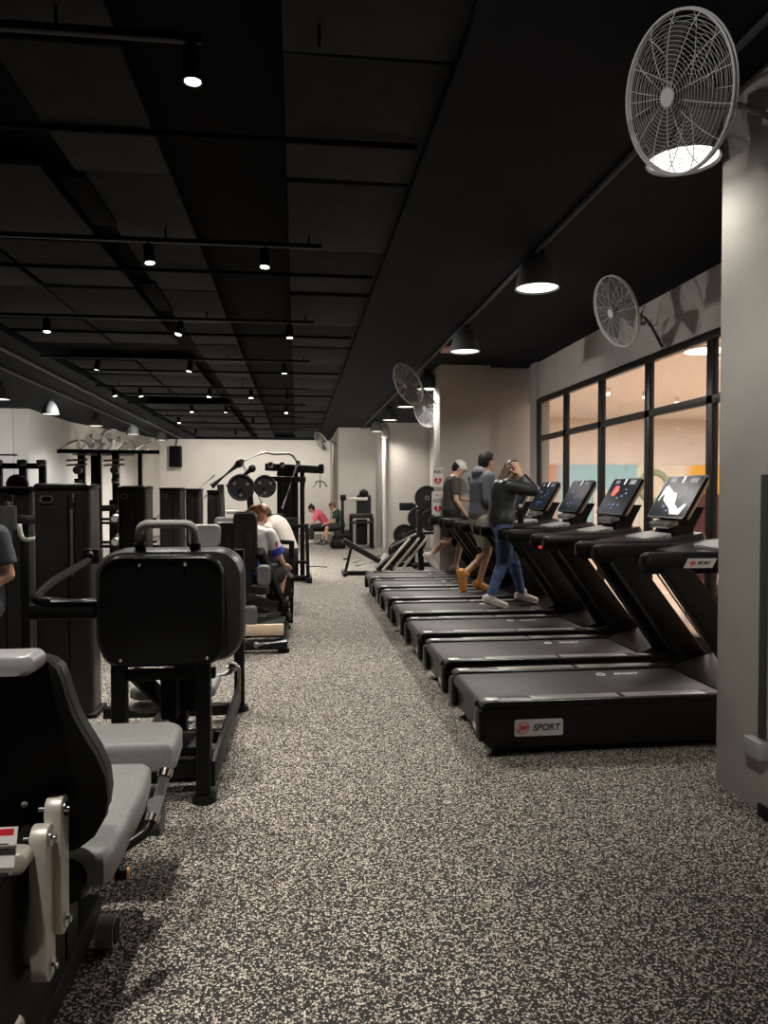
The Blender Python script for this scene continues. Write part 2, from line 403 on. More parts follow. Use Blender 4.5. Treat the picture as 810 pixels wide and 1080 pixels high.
# the mall outside
MH = 4.1
b = MB(); b.box((12, 12.5, -.05), (16.4, 26, .1)); struct('floor_mall', b, M['tile'])
b = MB(); b.box((12, 12.5, MH+.05), (16.4, 26, .1)); struct('ceiling_mall', b, M['mall_ceil'])
b = MB(); b.box((12, 24.6, MH/2), (16.6, .2, MH)); b.box((20.2, 12.5, MH/2), (.2, 26, MH)); b.box((12, -.5, MH/2), (16.6, .2, MH))
struct('wall_mall', b, M['mall_wall'])
b = MB(); b.box((3.95, 17.8, 2), (.1, 12.6, MH)); struct('wall_mall_left', b, M['mall_wall'])
b = MB(); b.box((11.5, 24.45, 1.3), (9.5, .06, 2.4), bev=.01)
mu = b.build('wall_mural', M['mural']); tag(mu, 'painted mural band in orange, teal and amber on the wall outside the window', 'mural')
b = MB(); b.ring((12.3, 24.40, 1.75), (0, 1, 0), .50, .11, 40, 8); b.build('painted_arch', mat('grey_green_paint', (.30, .36, .24), .7), mu)
b = MB(); b.prism([(10.1, .3), (10.1, 1.5), (10.4, 1.8), (10.7, 1.55), (11.0, 2.1), (11.4, 1.7), (11.7, 1.9), (11.75, .3)], 'xz', 24.37, 24.42); b.build('painted_houses', mat('pale_paint', (.66, .60, .56), .7), mu)
for i, (x, yy, w) in enumerate(((5.0, 8.6, .6), (5.2, 7.25, .5), (5.3, 6.1, .5))):
    r = empty('lounge_chair', (x, yy, 0), ['maroon high-backed seat outside, behind the third treadmill screen from the column', 'maroon high-backed seat outside, behind the second mullion from the column', 'maroon high-backed seat outside, behind the screen with the white shape'][i], 'chair', 'maroon seats outside the window')
    b = MB(); b.loft([[(px*w-(.10*(1-k)), py+.10*k, z) for (px, py) in rrect(.85, .12, .05)] for k, z in ((0, .35), (.4, .9), (.8, 1.35), (1, 1.5))]); b.build('backrest', M['maroon'], r)
    b = MB(); b.box((0, -.28, .38), (w*.9, .5, .14), bev=.04); b.build('seat', M['maroon'], r)
    for sx in (-1, 1):
        for sy in (-.45, .05):
            b = MB(); b.cyl((sx*w*.34, sy, 0), (sx*w*.34, sy, .33), .018); b.build('leg', M['black'], r)
for i, (x, yy, rr) in enumerate(((7.3, 12.6, .38), (10.6, 14.8, .34), (12.9, 18.8, .34), (12.0, 9.0, .34))):
    r = empty('ceiling_light', (x, yy, MH), ['round white ceiling lamp seen through the top pane nearest the column', 'round ceiling lamp outside over the teal mural', 'farther round ceiling lamp outside near the amber mural', 'round ceiling lamp deep inside the outside hall'][i], 'lamp', 'ceiling lamps of the outside hall')
    b = MB(); b.cyl((0, 0, -.03), (0, 0, 0), rr, seg=32); b.build('rim', M['white'], r)
    b = MB(); b.cyl((0, 0, -.036), (0, 0, -.029), rr*.93, seg=32); b.build('diffuser', M['glow_mall'], r)
for i, (px, py) in enumerate(((7.6, 17.5), (8.8, 18), (10.2, 19), (10.9, 17.5), (12.8, 21))):
    b = MB((px, py, MH)); b.cyl((px, py, MH-.16), (px, py, MH-.02), .06, .07); b.mi = 1; b.cyl((px, py, MH-.17), (px, py, MH-.158), .05)
    o = b.build('spotlight', [M['white'], M['glow_mall']]); o.location = (px, py, MH)
    tag(o, '%s small white ceiling spotlight from the pier, seen through the windows' % ['first', 'second', 'third', 'fourth', 'fifth'][i], 'lamp', 'small spotlights of the outside hall')

# ------------------------------------------------------------------ lights
def spot(loc, power, ang=110, blend=.5, rad=.05, col=(1, .93, .83), tgt=None):
    l = bpy.data.lights.new('spot', 'SPOT'); l.energy = power; l.spot_size = R(ang); l.spot_blend = blend; l.shadow_soft_size = rad; l.color = col
    o = bpy.data.objects.new('spot', l); C.objects.link(o); o.location = loc
    d = (V(tgt)-V(loc)) if tgt else V((0, 0, -1))
    o.rotation_euler = d.to_track_quat('-Z', 'Y').to_euler(); return o
def area(loc, sx, sy, power, rot, col=(1, .9, .78)):
    l = bpy.data.lights.new('area', 'AREA'); l.shape = 'RECTANGLE'; l.size = sx; l.size_y = sy; l.energy = power; l.color = col
    o = bpy.data.objects.new('area', l); C.objects.link(o); o.location = loc; o.rotation_euler = rot; return o
area((11, 13, MH-.1), 9, 18, 1900, (0, 0, 0), (1, .95, .92))

ORD = ['first', 'second', 'third', 'fourth', 'fifth', 'sixth', 'seventh', 'eighth', 'ninth', 'tenth', 'eleventh', 'twelfth']
# pendant bell lamps
def pendant(loc, label, first=[None]):
    if first[0] is None:
        r = empty('pendant_lamp', loc, label, 'lamp', 'bell-shaped ceiling lamps')
        b = MB(); prof = [(.055, .30), (.06, .27), (.10, .24), (.135, .18), (.16, .10), (.175, .03), (.185, 0), (.178, 0), (.165, .05)]
        b.loft([[(q*math.cos(2*math.pi*k/28), q*math.sin(2*math.pi*k/28), z) for k in range(28)] for q, z in prof], cap=False)
        b.build('lamp_shade', M['lampshade'], r, ang=60)
        b = MB(); b.cyl((0, 0, .012), (0, 0, .022), .168, seg=28); b.build('diffuser', M['glow'], r)
        b = MB(); b.cyl((0, 0, .28), (0, 0, .31), .06); b.build('ceiling_mount', M['ceil'], r)
        first[0] = r
    else: r = dup(first[0], loc, label)
    return r
for i, (x, yy) in enumerate(((1.955, 3.60), (1.97, 5.95), (1.99, 8.68), (2.10, 11.85), (2.11, 14.3), (2.12, 16.9), (2.15, 20.0))):
    pendant((x, yy, 3.19), ['large bell lamp glowing behind the near wire fan', 'bell lamp hanging above the middle of the treadmill row', 'bell lamp hanging just before the pier',
        'bell lamp partly behind the white fan on the pier', 'first bell lamp beyond the pier fan along the aisle', 'second bell lamp beyond the pier fan along the aisle', 'bell lamp above the pale strip for the lit edge of the far alcove'][i])
    spot((x, yy, 3.17), (26, 165, 190, 230, 230, 230, 230)[i], 150 if i == 0 else 165, .8 if i == 0 else .5, .15, (1, .95, .88))
for i, (x, yy) in enumerate(((-5.29, 14.0), (-5.21, 16.5), (-4.98, 19.2), (-4.64, 21.8), (-4.24, 24.0))):
    pendant((x, yy, 3.19), '%s bell lamp from the white left wall, in the line toward the far speaker' % ORD[i])
    spot((x, yy, 3.17), 240, 150, .8, .15, (1, .97, .94))
# track rails and spotlights
rows = [(3.29, [(-.44,)]), (5.9, [(-1.13,), (-.24,)]), (8.5, [(-2.71,), (-1.28,), (-.08,)]), (11.0, [(-2.81,), (-1.52,), (-.18,)]), (13.9, [(-3.3,), (-2.83,), (-1.58,), (-.84,), (-.18,)]),
        (16.4, [(-2.25,), (-1.52,), (-.23,)]), (19.0, [(-2.94,), (-1.1,)]), (22.6, [(-2.99,), (-1.83,)])]
head0 = None
for ri, (yy, hs) in enumerate(rows):
    b = MB((-1.7, yy, 3.45)); b.box((-1.7, yy, 3.45), (3.8 if ri else 2.6, .035, .035), bev=.004)
    for sx in (-3.2, -1.0, .1): b.cyl((sx if ri else max(sx, -2.6), yy, 3.45), (sx if ri else max(sx, -2.6), yy, 3.58), .008, seg=6)
    o = b.build('track_rail', M['black']); o.location = (-1.7, yy, 3.45)
    tag(o, 'thin black ceiling track, %s from the camera along the aisle' % ORD[ri], 'light track', 'black lighting tracks')
    for hi, (hx,) in enumerate(hs):
        lab = ('only spotlight on the %s ceiling track from the camera' % ORD[ri]) if len(hs) == 1 else '%s spotlight from the aisle side on the %s ceiling track' % (ORD[len(hs)-1-hi], ORD[ri])
        rot = (R(random.uniform(-14, 14)), R(random.uniform(-14, 14)), 0)
        if head0 is None:
            rot = (0, 0, 0)
            head0 = r = empty('track_spotlight', (hx, yy, 3.41), lab, 'lamp', 'black spotlights on the ceiling tracks')
            b = MB(); b.cyl((0, 0, -.14), (0, 0, .0), .042, seg=18); b.cyl((0, 0, 0), (0, 0, .03), .012, seg=8); b.build('lamp_body', M['plastic'], r)
            b = MB(); b.ring((0, 0, -.14), (0, 0, 1), .040, .005, 24, 6); b.build('front_ring', M['conduit'], r)
            b = MB(); b.cyl((0, 0, -.1425), (0, 0, -.135), .034, seg=20); b.build('lens', M['glow_spot'], r)
        else: r = dup(head0, (hx, yy, 3.41), lab, rot)
        m = Euler(rot).to_matrix()
        p = V((hx, yy, 3.41))+m @ V((0, 0, -.16))
        spot(p, (270, 290, 290, 280, 320, 400, 480, 560)[ri], (80, 92, 96, 96, 120, 120, 120, 120)[ri], .8, .035, (1, .95, .88), p+m @ V((0, 0, -1)))
# unseen spots outside the frame that light the foreground
spot((-.95, 1.15, 3.3), 260, 66, .6, .03, (1, .95, .88), (-1.0, 1.95, 0))
for (x, yy, pw) in ((-2.0, 4.4, 130), (-2.4, 1.4, 90), (-3.0, 5.9, 90)):
    spot((x, yy, 3.3), pw, 84, .7, .03, (1, .95, .88))
for (x, yy, tx, ty, pw) in ((-3.6, 24.9, -3.6, 27.7, 135), (-2.0, 24.9, -2.0, 27.7, 135), (-.4, 24.9, -.4, 27.7, 135), (.9, 25.2, .6, 27.7, 78), (.3, 20.2, 1.8, 22.3, 78), (-3.9, 20.5, -5.6, 24.5, 104), (-4.6, 16.2, -7.2, 18.2, 130), (-6.5, 15.6, -9, 18.2, 130), (1.2, 17.4, 3.0, 20.6, 67)):  # added wall-wash spots without lamp heads, brighten the far walls
    spot((x, yy, 3.3), pw, 110, .8, .05, (1, .95, .88), (tx, ty, 1.6))
for (p, q, pw, an) in (((-1.0, 1.3, 3.35), (1.65, 2.95, 3.1), 110, 40), ((.1, 5.9, 3.2), (3.6, 7.3, 2.3), 120, 58), ((.1, 8.5, 3.2), (3.6, 9.8, 2.3), 120, 58)): spot(p, pw, an, .8, .04, (1, .96, .92), q)  # added fill spots without heads, for the near fan and window wall
spot((.1, .9, 3.3), 230, 46, .6, .04, (1, .95, .88), (2.15, 3.0, 1.25))  # added unseen spot that brightens the column's aisle face
w = bpy.data.worlds.new('world'); bpy.context.scene.world = w; w.use_nodes = True
w.node_tree.nodes['Background'].inputs[0].default_value = (.5, .55, .6, 1); w.node_tree.nodes['Background'].inputs[1].default_value = .02

# ------------------------------------------------------------------ treadmills
def jw_logo(parent, origin, right, up, s, plate_pts, skew=.22, invert=False):
    """plate with round red mark and slanted letters; s = letter height"""
    o = V(origin); r = V(right).normalized(); u = V(up).normalized(); n = r.cross(u)
    b = MB(); b.loft([[o+r*p[0]+u*p[1]+n*k for p in plate_pts] for k in (-.002, .003)]); pl = b.build('logo_plate', M['plate'], parent)
    b = MB(); c = o-r*s*1.55+n*.0035
    b.loft([[c+r*(s*.62*math.cos(2*math.pi*k/24)+s*.08*math.sin(2*math.pi*k/24))*q+u*s*.56*math.sin(2*math.pi*k/24)*q for k in range(24)] for q in (1, .86)], cap=False)
    b.build('logo_ring', M['red'], pl)
    text('logo_initials', 'JW', s*.62, M['red'], basis(o-r*s*1.55+n*.0045, r, u), pl, .3, .002)
    text('logo_word', 'SPORT', s*.86, M['ink'], basis(o+r*s*.68+n*.004, r, u), pl, skew, .0012)
    return pl
TL, TW = 2.1, .86
def treadmill(loc, label, special=False):
    r = empty('treadmill', loc, label, 'treadmill', 'treadmills facing the windows')
    # housing: side profile extruded across
    prof = [(.02, .09), (.07, .05), (1.75, .05), (2.08, .05), (2.12, .10), (2.10, .24), (1.95, .285), (.05, .285), (.0, .25)]
    b = MB(); b.prism(prof, 'xz', .01, TW-.01, bev=.012); b.build('base_housing', M['deck'], r)
    b = MB(); b.box((.85, TW/2, .296), (1.66, .58, .022), bev=.006); b.cyl((.03, .14, .262), (.03, TW-.14, .262), .045, seg=18); b.build('running_belt', M['belt'], r)
    text('belt_print', 'SPORT', .055, M['white'], basis((1.12, .60, .3085), (1, 0, 0), (0, 1, 0)), r, .25, .002)
    b = MB(); b.ring((.95, .60, .3078), (0, 0, 1), .028, .004, 20, 4); b.build('belt_emblem', M['white'], r)
    for y0 in (.07, TW-.07):
        b = MB(); b.prism([(0, .285), (.0, .305), (.03, .318), (1.55, .318), (1.75, .37), (1.80, .37), (1.80, .285)], 'xz', y0-.062, y0+.062, bev=.008); sr = b.build('side_rail', M['deck'], r)
        for x0, x1 in ((.30, .83), (.86, 1.36)):
            b = MB(); b.box(((x0+x1)/2, y0, .320), (x1-x0, .085, .006), bev=.003); b.build('tread_strip', M['strip'], sr)
        b = MB(); b.box((.07, y0, .320), (.075, .06, .004), bev=.001); b.build('rating_sticker', M['plate'], sr)
        b = MB(); b.box((.0, y0, .18), (.05, .13, .19), bev=.025); ec = b.build('end_cap', M['satin'], r)
        b = MB(); b.cyl((.10, y0, 0), (.10, y0, .06), .03, .024, seg=14); b.cyl((1.9, y0, 0), (1.9, y0, .06), .03, .024, seg=14); b.build('levelling_foot', M['plastic'], r)
    b = MB(); b.box((-.024, .10, .16), (.003, .07, .035), bev=.001); b.build('warning_sticker', M['plate'], r)
    # motor cover
    b = MB(); b.loft([[(x, yy, z) for x, yy, z in ((x0, .12+k, .29), (x0, TW-.12-k, .29), (x0, TW-.14-k, h), (x0, .14+k, h))] for x0, h, k in ((1.50, .315, 0), (1.62, .36, 0), (1.90, .43, .01), (2.06, .40, .02), (2.10, .33, .02))])
    b.build('motor_cover', M['brown'], r, ang=20)
    b = MB(); b.box((1.80, .24, .414), (.17, .10, .012), rot=(0, -.24, 0), bev=.004); b.build('incline_display', M['keypad'], r)
    # slanted uprights
    for y0 in (.10, TW-.04):
        b = MB(); pf = [(1.06, 1.10), (1.25, 1.10), (2.0, .12), (2.0, .06), (1.80, .06)]
        b.prism(pf, 'xz', y0-.05, y0+.05, bev=.014); up = b.build('upright', M['deck'], r)
    b = MB(); b.bar((1.42, TW-.094, .95), (1.90, TW-.094, .30), .012, .012, .002); b.build('upright_trim', M['rim'], r)
    # arms
    for k, y0 in enumerate((.11, TW-.03)):
        b = MB(); ring = rrect(.125, .132, .055)
        secs = [(.985, .55, 1.09), (.995, .8, 1.09), (1.025, 1, 1.09), (1.45, 1, 1.09), (1.62, 1.02, 1.09), (1.95, 1.05, 1.09), (2.05, 1.0, 1.09)]
        b.loft([[(x, y0+p[0]*q, zc+p[1]*q) for p in ring] for x, q, zc in secs]); arm = b.build('handrail', M['plastic'], r, ang=50)
        b = MB(); b.ring((1.04, y0, 1.09), (1, 0, 0), .057, .006, 24, 6); b.build('grip_cap', M['dark_grip'], arm)
    b = MB(); b.bar((1.5, .11, 1.06), (1.5, TW-.03, 1.06), .05, .06, .012); b.build('cross_bar', M['plastic'], r)
    # console deck, keypad, neck
    b = MB(); b.loft([[(x, .07+k, z0), (x, TW+.01-k, z0), (x, TW-.02-k, z1), (x, .10+k, z1)] for x, z0, z1, k in ((1.40, 1.10, 1.12, .06), (1.55, 1.07, 1.14, .02), (1.85, 1.06, 1.18, .0), (2.0, 1.06, 1.21, .05), (2.06, 1.08, 1.18, .12))])
    b.build('console', M['brown'], r, ang=25)
    b = MB(); o = V((1.70, TW/2, 1.168)); rx = V((0, -1, 0)); ux = V((.30, 0, .05)).normalized(); n = rx.cross(ux)
    b.loft([[o+rx*p[0]+ux*p[1]+n*k for p in rrect(.40, .22, .05)] for k in (-.012, .012)]); kp = b.build('keypad', M['keys'], r)
    b = MB()
    b.loft([[(x, TW/2-w_, z), (x, TW/2+w_, z), (x+.16, TW/2+w_*.9, z), (x+.16, TW/2-w_*.9, z)] for x, z, w_ in ((1.83, 1.12, .19), (1.84, 1.22, .15), (1.88, 1.30, .15), (1.94, 1.40, .14))]); b.build('console_neck', M['plastic'], r)
    b = MB(); b.box((1.83, TW/2, 1.265), (.10, .30, .045), rot=(0, -.3, 0), bev=.01); b.build('reading_ledge', M['rim'], r)
    # screen, leaning away from the runner
    p0, p1 = V((1.83, TW/2, 1.315)), V((2.02, TW/2, 1.645)); ux = (p1-p0).normalized(); rx = V((0, -1, 0)); n = rx.cross(ux); mid = (p0+p1)/2; hh = (p1-p0).length
    b = MB(); b.loft([[mid-n*d+rx*p[0]+ux*p[1] for p in rrect(.58*q, hh*q, .02)] for d, q in ((0, 1), (.03, 1), (.07, .86), (.085, .7))]); sc = b.build('screen_housing', M['satin'], r)
    b = MB(); b.loft([[mid+n*d+rx*p[0]+ux*p[1] for p in rrect(.555, hh-.025, .015)] for d in (-.001, .002)]); b.build('display', M['screen'], sc)
    def icons(name, m, lst):
        b = MB()
        for (cx, cy, w_, h_) in lst: b.loft([[mid+n*d+rx*(cx+p[0]*w_)+ux*(cy+p[1]*h_) for p in ((-.5, -.5), (.5, -.5), (.5, .5), (-.5, .5))] for d in (.0022, .003)])
        b.build(name, m, sc)
    icons('screen_badge', M['ico_w'], [(0, .155, .028, .06)])
    icons('screen_icons', M['ico_g'], [(-.16, .15, .09, .035), (.16, .145, .12, .045), (-.12, .05, .05, .03), (.10, .07, .05, .008), (.0, -.02, .05, .015), (.14, .03, .03, .02)])
    icons('screen_buttons', M['ico_b'], [(-.1, -.09, .03, .02), (0, -.09, .05, .025), (.1, -.09, .03, .02), (-.02, -.13, .04, .012), (.08, .0, .04, .02)])
    return r, (mid, n, rx, ux)
tpos = [4.06, 5.10, 6.15, 7.22, 8.27, 9.32, 10.36]
t0, fr = treadmill((1.04, tpos[0], 0), 'treadmill beside the grey column, nearest of the row, with a maker plate on its side')
labs = ['second treadmill from the grey column, with a white shape across its screen', 'third treadmill from the grey column, red mark on its screen', 'treadmill with the woman in blue leggings on it',
        'treadmill with the man in the slate hoodie on it', 'empty treadmill between the hooded man and the man in the cap', 'treadmill with the man in the white cap on it, last before the pier']
tms = [t0]+[dup(t0, (1.04, yy, 0), l) for yy, l in zip(tpos[1:], labs)]
jw_logo(t0, (.33, .008, .165), (1, 0, 0), (0, 0, 1), .062, rrect(.285, .095, .012))
jw_logo(t0, (1.32, .047, 1.092), (1, 0, 0), (0, 0, 1), .031, [(-.105, -.028), (.075, -.028), (.105, .028), (-.075, .028)])
mid, n, rx, ux = fr
hh = .38
def screen_shape(parent, name, m, pts):
    b = MB(); b.loft([[mid+n*d+rx*(p[0]-.5)*.5+ux*(.5-p[1])*.34 for p in pts] for d in (.0035, .0042)]); b.build(name, m, parent)
# the white shape on the second treadmill's display (unit square, origin top left)
screen_shape(tms[1], 'display_shape', M['ico_w'], [(u*.94+.05, v) for u, v in [(.0, .24), (.09, .20), (.22, .30), (.36, .39), (.50, .42), (.57, .58), (.60, .70), (.79, .83), (.93, .67), (.98, .71), (.90, .97), (.60, .97), (.50, .83), (.30, .70), (.15, .60), (.08, .40), (.0, .63), (-.03, .60)]])
screen_shape(tms[2], 'display_picture', M['ico_r'], [(.18, .18), (.36, .18), (.42, .34), (.32, .52), (.16, .46)])
b = MB((.11, .11, .96)); b.cyl((1.05, .055, 1.04), (1.05, .034, 1.04), .014); o = b.build('stop_button', M['ico_r'], tms[2]); o.location = (.11, .11, .96)
b = MB((2.62, 8.48, 1.15)); b.cyl((2.62, 8.48, 1.15), (2.62, 8.48, 1.32), .036, seg=18); b.cyl((2.62, 8.48, 1.32), (2.62, 8.48, 1.345), .036, .02, seg=18); b.mi = 1; b.cyl((2.62, 8.48, 1.345), (2.62, 8.48, 1.38), .02, seg=12)
o = b.build('water_bottle', [M['plastic'], M['white']]); o.location = (2.62, 8.48, 1.15); tag(o, 'black water bottle with pale cap standing on a treadmill console', 'bottle')
b = MB((2.25, 7.33, .94)); b.box((2.25, 7.33, .90), (.12, .05, .15), bev=.02); b.tube([(2.22, 7.33, .96), (2.23, 7.33, 1.04), (2.28, 7.33, 1.04), (2.28, 7.33, .96)], .006, 6, .02); b.mi = 1; b.box((2.30, 7.30, .89), (.04, .02, .12), bev=.006)
o = b.build('pouch', [M['olive'], M['white']]); o.location = (2.25, 7.33, .94); tag(o, 'small olive pouch with white tag hanging below a treadmill handrail', 'pouch')

# ------------------------------------------------------------------ wall fans
def wall_fan(name, loc, normal, rad, mount, bend, label, wire, seed=0):
    """loc = grille centre, normal = blowing direction, mount = bracket point on the wall"""
    loc, n = V(loc), V(normal).normalized()
    r = empty(name, mount, label, 'fan', 'round wall-mounted fans'); off = V(mount)
    x, y, z = frame_of(n); D = rad*.2
    def disc(side):
        b = MB(off); s = side
        for k in range(14):
            a = 2*math.pi*k/14+.1*s; d = x*math.cos(a)+y*math.sin(a)
            b.tube([loc+n*s*D*.9+d*rad*.12, loc+n*s*D*.95+d*rad*.5, loc+n*s*D*.6+d*rad*.85, loc+n*s*D*.15+d*rad], rad*.0062, 5, rad*.2)
        q = .14
        while q < .97:
            hgt = D*(.95 if q < .5 else .95-.8*((q-.5)/.5)**2)
            b.ring(loc+n*s*hgt, n, rad*q, rad*.0030, 48, 4); q += .052
        return b
    disc(1).build('front_grille', wire, r); disc(-1).build('rear_grille', wire, r)
    b = MB(off); b.ring(loc+n*D*.15, n, rad, rad*.018, 56, 6); b.ring(loc-n*D*.15, n, rad, rad*.018, 56, 6)
    b.loft([[loc+n*k+(x*math.cos(2*math.pi*i/56)+y*math.sin(2*math.pi*i/56))*rad for i in range(56)] for k in (-D*.15, D*.15)], cap=False); b.build('grille_rim', wire, r)
    b = MB(off); b.cyl(loc+n*D*.88, loc+n*D*.97, rad*.12, seg=24); b.build('badge', M['fan_pale'], r)
    b = MB(off); b.cyl(loc-n*D*.2, loc+n*D*.3, rad*.1, seg=18); b.build('hub', M['fan_blade'], r)
    for k in range(3):
        a0 = 2*math.pi*k/3+seed; rows_ = []
        for q in (.1, .35, .6, .86):
            pts = []
            for t in (-1, -.3, .4, 1):
                a = a0+t*(.42 if q < .3 else .36)+q*.4; pts.append(loc+(x*math.cos(a)+y*math.sin(a))*rad*q+n*(t*D*.38))
            rows_.append(pts)
        b = MB(off)
        for lo, hi in zip(rows_, rows_[1:]):
            for i in range(3): b._add([lo[i], lo[i+1], hi[i+1], hi[i]], [[0, 1, 2, 3]])
        bmesh.ops.remove_doubles(b.bm, verts=b.bm.verts, dist=1e-4)
        bmesh.ops.solidify(b.bm, geom=b.bm.faces[:], thickness=.004)
        b.build('blade', M['fan_blade'], r)
    b = MB(off); b.cyl(loc-n*D*.9, loc-n*(D*.9+rad*.30), rad*.2, rad*.15, seg=22); b.build('motor', M['fan_dark'], r)
    b = MB(off); b.tube([loc-n*(D*.9+rad*.2), V(bend), V(mount)], rad*.045, 10, rad*.4); b.build('bracket_arm', M['fan_dark'], r)
    return r
f1 = wall_fan('wall_fan', (1.575, 2.95, 3.155), (-.93, -.20, -.30), .302, (2.14, 3.02, 3.08), (2.02, 3.05, 3.16), 'large grey wire fan on the grey column near the ceiling', M['fan_wire'], 1.5)
f2 = wall_fan('wall_fan', (2.94, 6.6, 3.19), (-.93, -.10, -.35), .33, (3.64, 7.08, 2.98), (3.45, 7.0, 3.22), 'wire fan on the wall above the window mullions', M['fan_wire'], 1.1)
b = MB(f2.location); b.tube([(3.63, 7.45, 3.47), (3.60, 7.47, 3.38), (3.58, 7.4, 3.28), (3.56, 7.3, 3.24), (3.58, 7.28, 3.32), (3.56, 7.36, 3.25), (3.4, 7.1, 3.22)], .009, 6, .04); b.build('power_cord', M['fan_dark'], f2)
wall_fan('wall_fan', (1.66, 11.05, 3.15), (-.80, -.35, -.45), .33, (2.19, 11.6, 2.93), (2.05, 11.4, 3.05), 'pale wire fan mounted on the near pier', M['fan_pale'], .2)
wall_fan('wall_fan', (2.22, 12.6, 2.98), (-.82, -.50, -.2), .33, (2.72, 11.82, 2.9), (2.6, 12.2, 2.95), 'fan half hidden behind the near pier', M['fan_wire'], .9)
wall_fan('wall_fan', (.75, 22.6, 3.08), (-.75, -.35, -.5), .33, (1.22, 22.9, 3.0), (1.12, 22.8, 3.1), 'pale fan on the corner of the far alcove block', M['fan_pale'], .5)
wall_fan('wall_fan', (-5.25, 22.0, 3.02), (.75, -.6, -.2), .33, (-6.2, 22.6, 2.75), (-5.9, 22.4, 2.98), 'fan above the cable station, the more visible of two', M['fan_pale'], .5)
wall_fan('wall_fan', (-5.65, 21.6, 2.98), (-.2, -.9, -.2), .26, (-6.25, 22.1, 2.6), (-6.0, 21.9, 2.9), 'fan above the cable station, the one beside the pilaster', M['fan_pale'], .8)

# AED signs on the pier
def heart(c, s, y, n=36):
    out = []
    for k in range(n):
        t = 2*math.pi*k/n
        out.append((c[0]+s*16*math.sin(t)**3/17, c[1]+s*(13*math.cos(t)-5*math.cos(2*t)-2*math.cos(3*t)-math.cos(4*t))/17))
    return out
for i, (zc, hh_, w_) in enumerate(((1.755, .30, .16), (1.36, .36, .19))):
    r = empty('defibrillator_sign', (2.15, 11.2, zc), ['upper AED sign with a red heart on the pier edge', 'lower AED sign with red caption and split heart on the pier edge'][i], 'sign', 'AED signs')
    b = MB(); b.prism(rrect(w_, hh_, .012), 'xz', -.004, .004); b.box((w_*.35, .03, 0), (.03, .06, hh_*.6)); b.build('sign_board', M['white'], r)
    if i == 0:
        b = MB(); b.prism(heart((0, -.055), .066, 0), 'xz', -.0065, -.0045); b.build('heart', M['red'], r)
        b = MB(); b.prism([(.012, .0), (-.022, -.055), (-.002, -.055), (-.014, -.11), (.024, -.045), (.004, -.045)], 'xz', -.0085, -.0068); b.build('lightning_bolt', M['white'], r)
        text('sign_text', 'AED', .075, M['ink'], basis((0, -.005, .085), (1, 0, 0), (0, 0, 1)), r, 0, .002)
    else:
        b = MB(); b.prism(heart((0, -.09), .066, 0), 'xz', -.0065, -.0045); b.build('heart', M['red'], r)
        b = MB(); b.prism([(.012, -.02), (-.018, -.085), (.002, -.085), (-.012, -.155), (.022, -.075), (.002, -.075)], 'xz', -.0085, -.0068); b.build('lightning_bolt', M['white'], r)
        text('sign_text', 'AED', .082, M['ink'], basis((0, -.005, .035), (1, 0, 0), (0, 0, 1)), r, 0, .001)
        text('sign_caption', 'AED', .05, M['red'], basis((0, -.005, .12), (1, 0, 0), (0, 0, 1)), r, 0, 0)
# pale strip put in for the lit corner edge of the far alcove, wall speaker
t = empty('lit_corner_edge', (2.40, 20.4, 0), 'slim white strip standing for the lit corner edge of the far alcove', 'edge strip')
b = MB((2.40, 20.4, 0)); b.cyl((2.40, 20.4, 0), (2.40, 20.4, 3.15), .05, seg=12); b.build('edge_strip', M['white_wall'], t)
b = MB((2.40, 20.4, 0)); b.box((2.40, 20.4, 3.18), (.16, .12, .28), bev=.01); b.build('junction_box', M['white_wall'], t)
t = empty('wall_speaker', (-4.35, 27.6, 2.85), 'black box loudspeaker hanging high on the far back wall', 'speaker')
b = MB(t.location); b.box((-4.35, 27.42, 2.85), (.42, .28, .76), bev=.03); b.build('cabinet', M['plastic'], t)
b = MB(t.location); b.box((-4.35, 27.275, 2.85), (.37, .012, .70), bev=.004); b.build('grille', M['slot'], t)
b = MB(t.location); b.tube([(-4.35, 27.5, 3.22), (-4.32, 27.5, 3.5)], .015, 6); b.build('hanger', M['black'], t)
b = MB((2.02, 9.9, 3.44)); b.box((2.02, 9.9, 3.46), (.13, .22, .07), bev=.01); o = b.build('ceiling_box', mat('pink_plastic', (.55, .32, .30), .5)); o.location = (2.02, 9.9, 3.44); tag(o, 'small pinkish box on the ceiling before the pier', 'junction box')
# ------------------------------------------------------------------ gym machines
def outline_back(cx, y, prof, th, n=3):
    """closed vertical outline from (z, half width) pairs"""
    return [(cx+w, z) for z, w in prof]+[(cx-w, z) for z, w in prof[::-1]]

# --- seated press seen from behind, at the left edge
g = empty('seated_press_machine', (-.85, 2.2, 0), 'black seated press machine nearest the camera, seen from behind its backrest', 'exercise machine')
O = g.location
b = MB(O)
for x in (-.71, -1.22): b.bar((x, 1.15, .075), (x, 2.62, .075), .075, .09, .01)
b.bar((-1.22, 2.55, .075), (-.71, 2.55, .075), .08, .08, .01); b.bar((-1.22, 1.35, .075), (-.71, 1.35, .075), .08, .08, .01)
b.box((-.97, 1.85, .10), (.46, 1.2, .03), bev=.005); b.build('base_frame', M['black'], g)
b = MB(O); b.cyl((-.655, 2.50, .055), (-.60, 2.50, .055), .052, seg=20); b.mi = 1; b.cyl((-.605, 2.50, .055), (-.596, 2.50, .055), .040, seg=20); b.build('transport_wheel', [M['rubber_grip'], M['plastic']], g)
b = MB(O); b.bar((-.72, 2.30, .10), (-.72, 2.30, .47), .09, .11, .012); b.build('seat_post', M['black'], g); b = MB(O); b.bar((-1.0, 2.38, .10), (-1.0, 2.38, .46), .08, .08, .01); b.build('seat_post', M['black'], g)
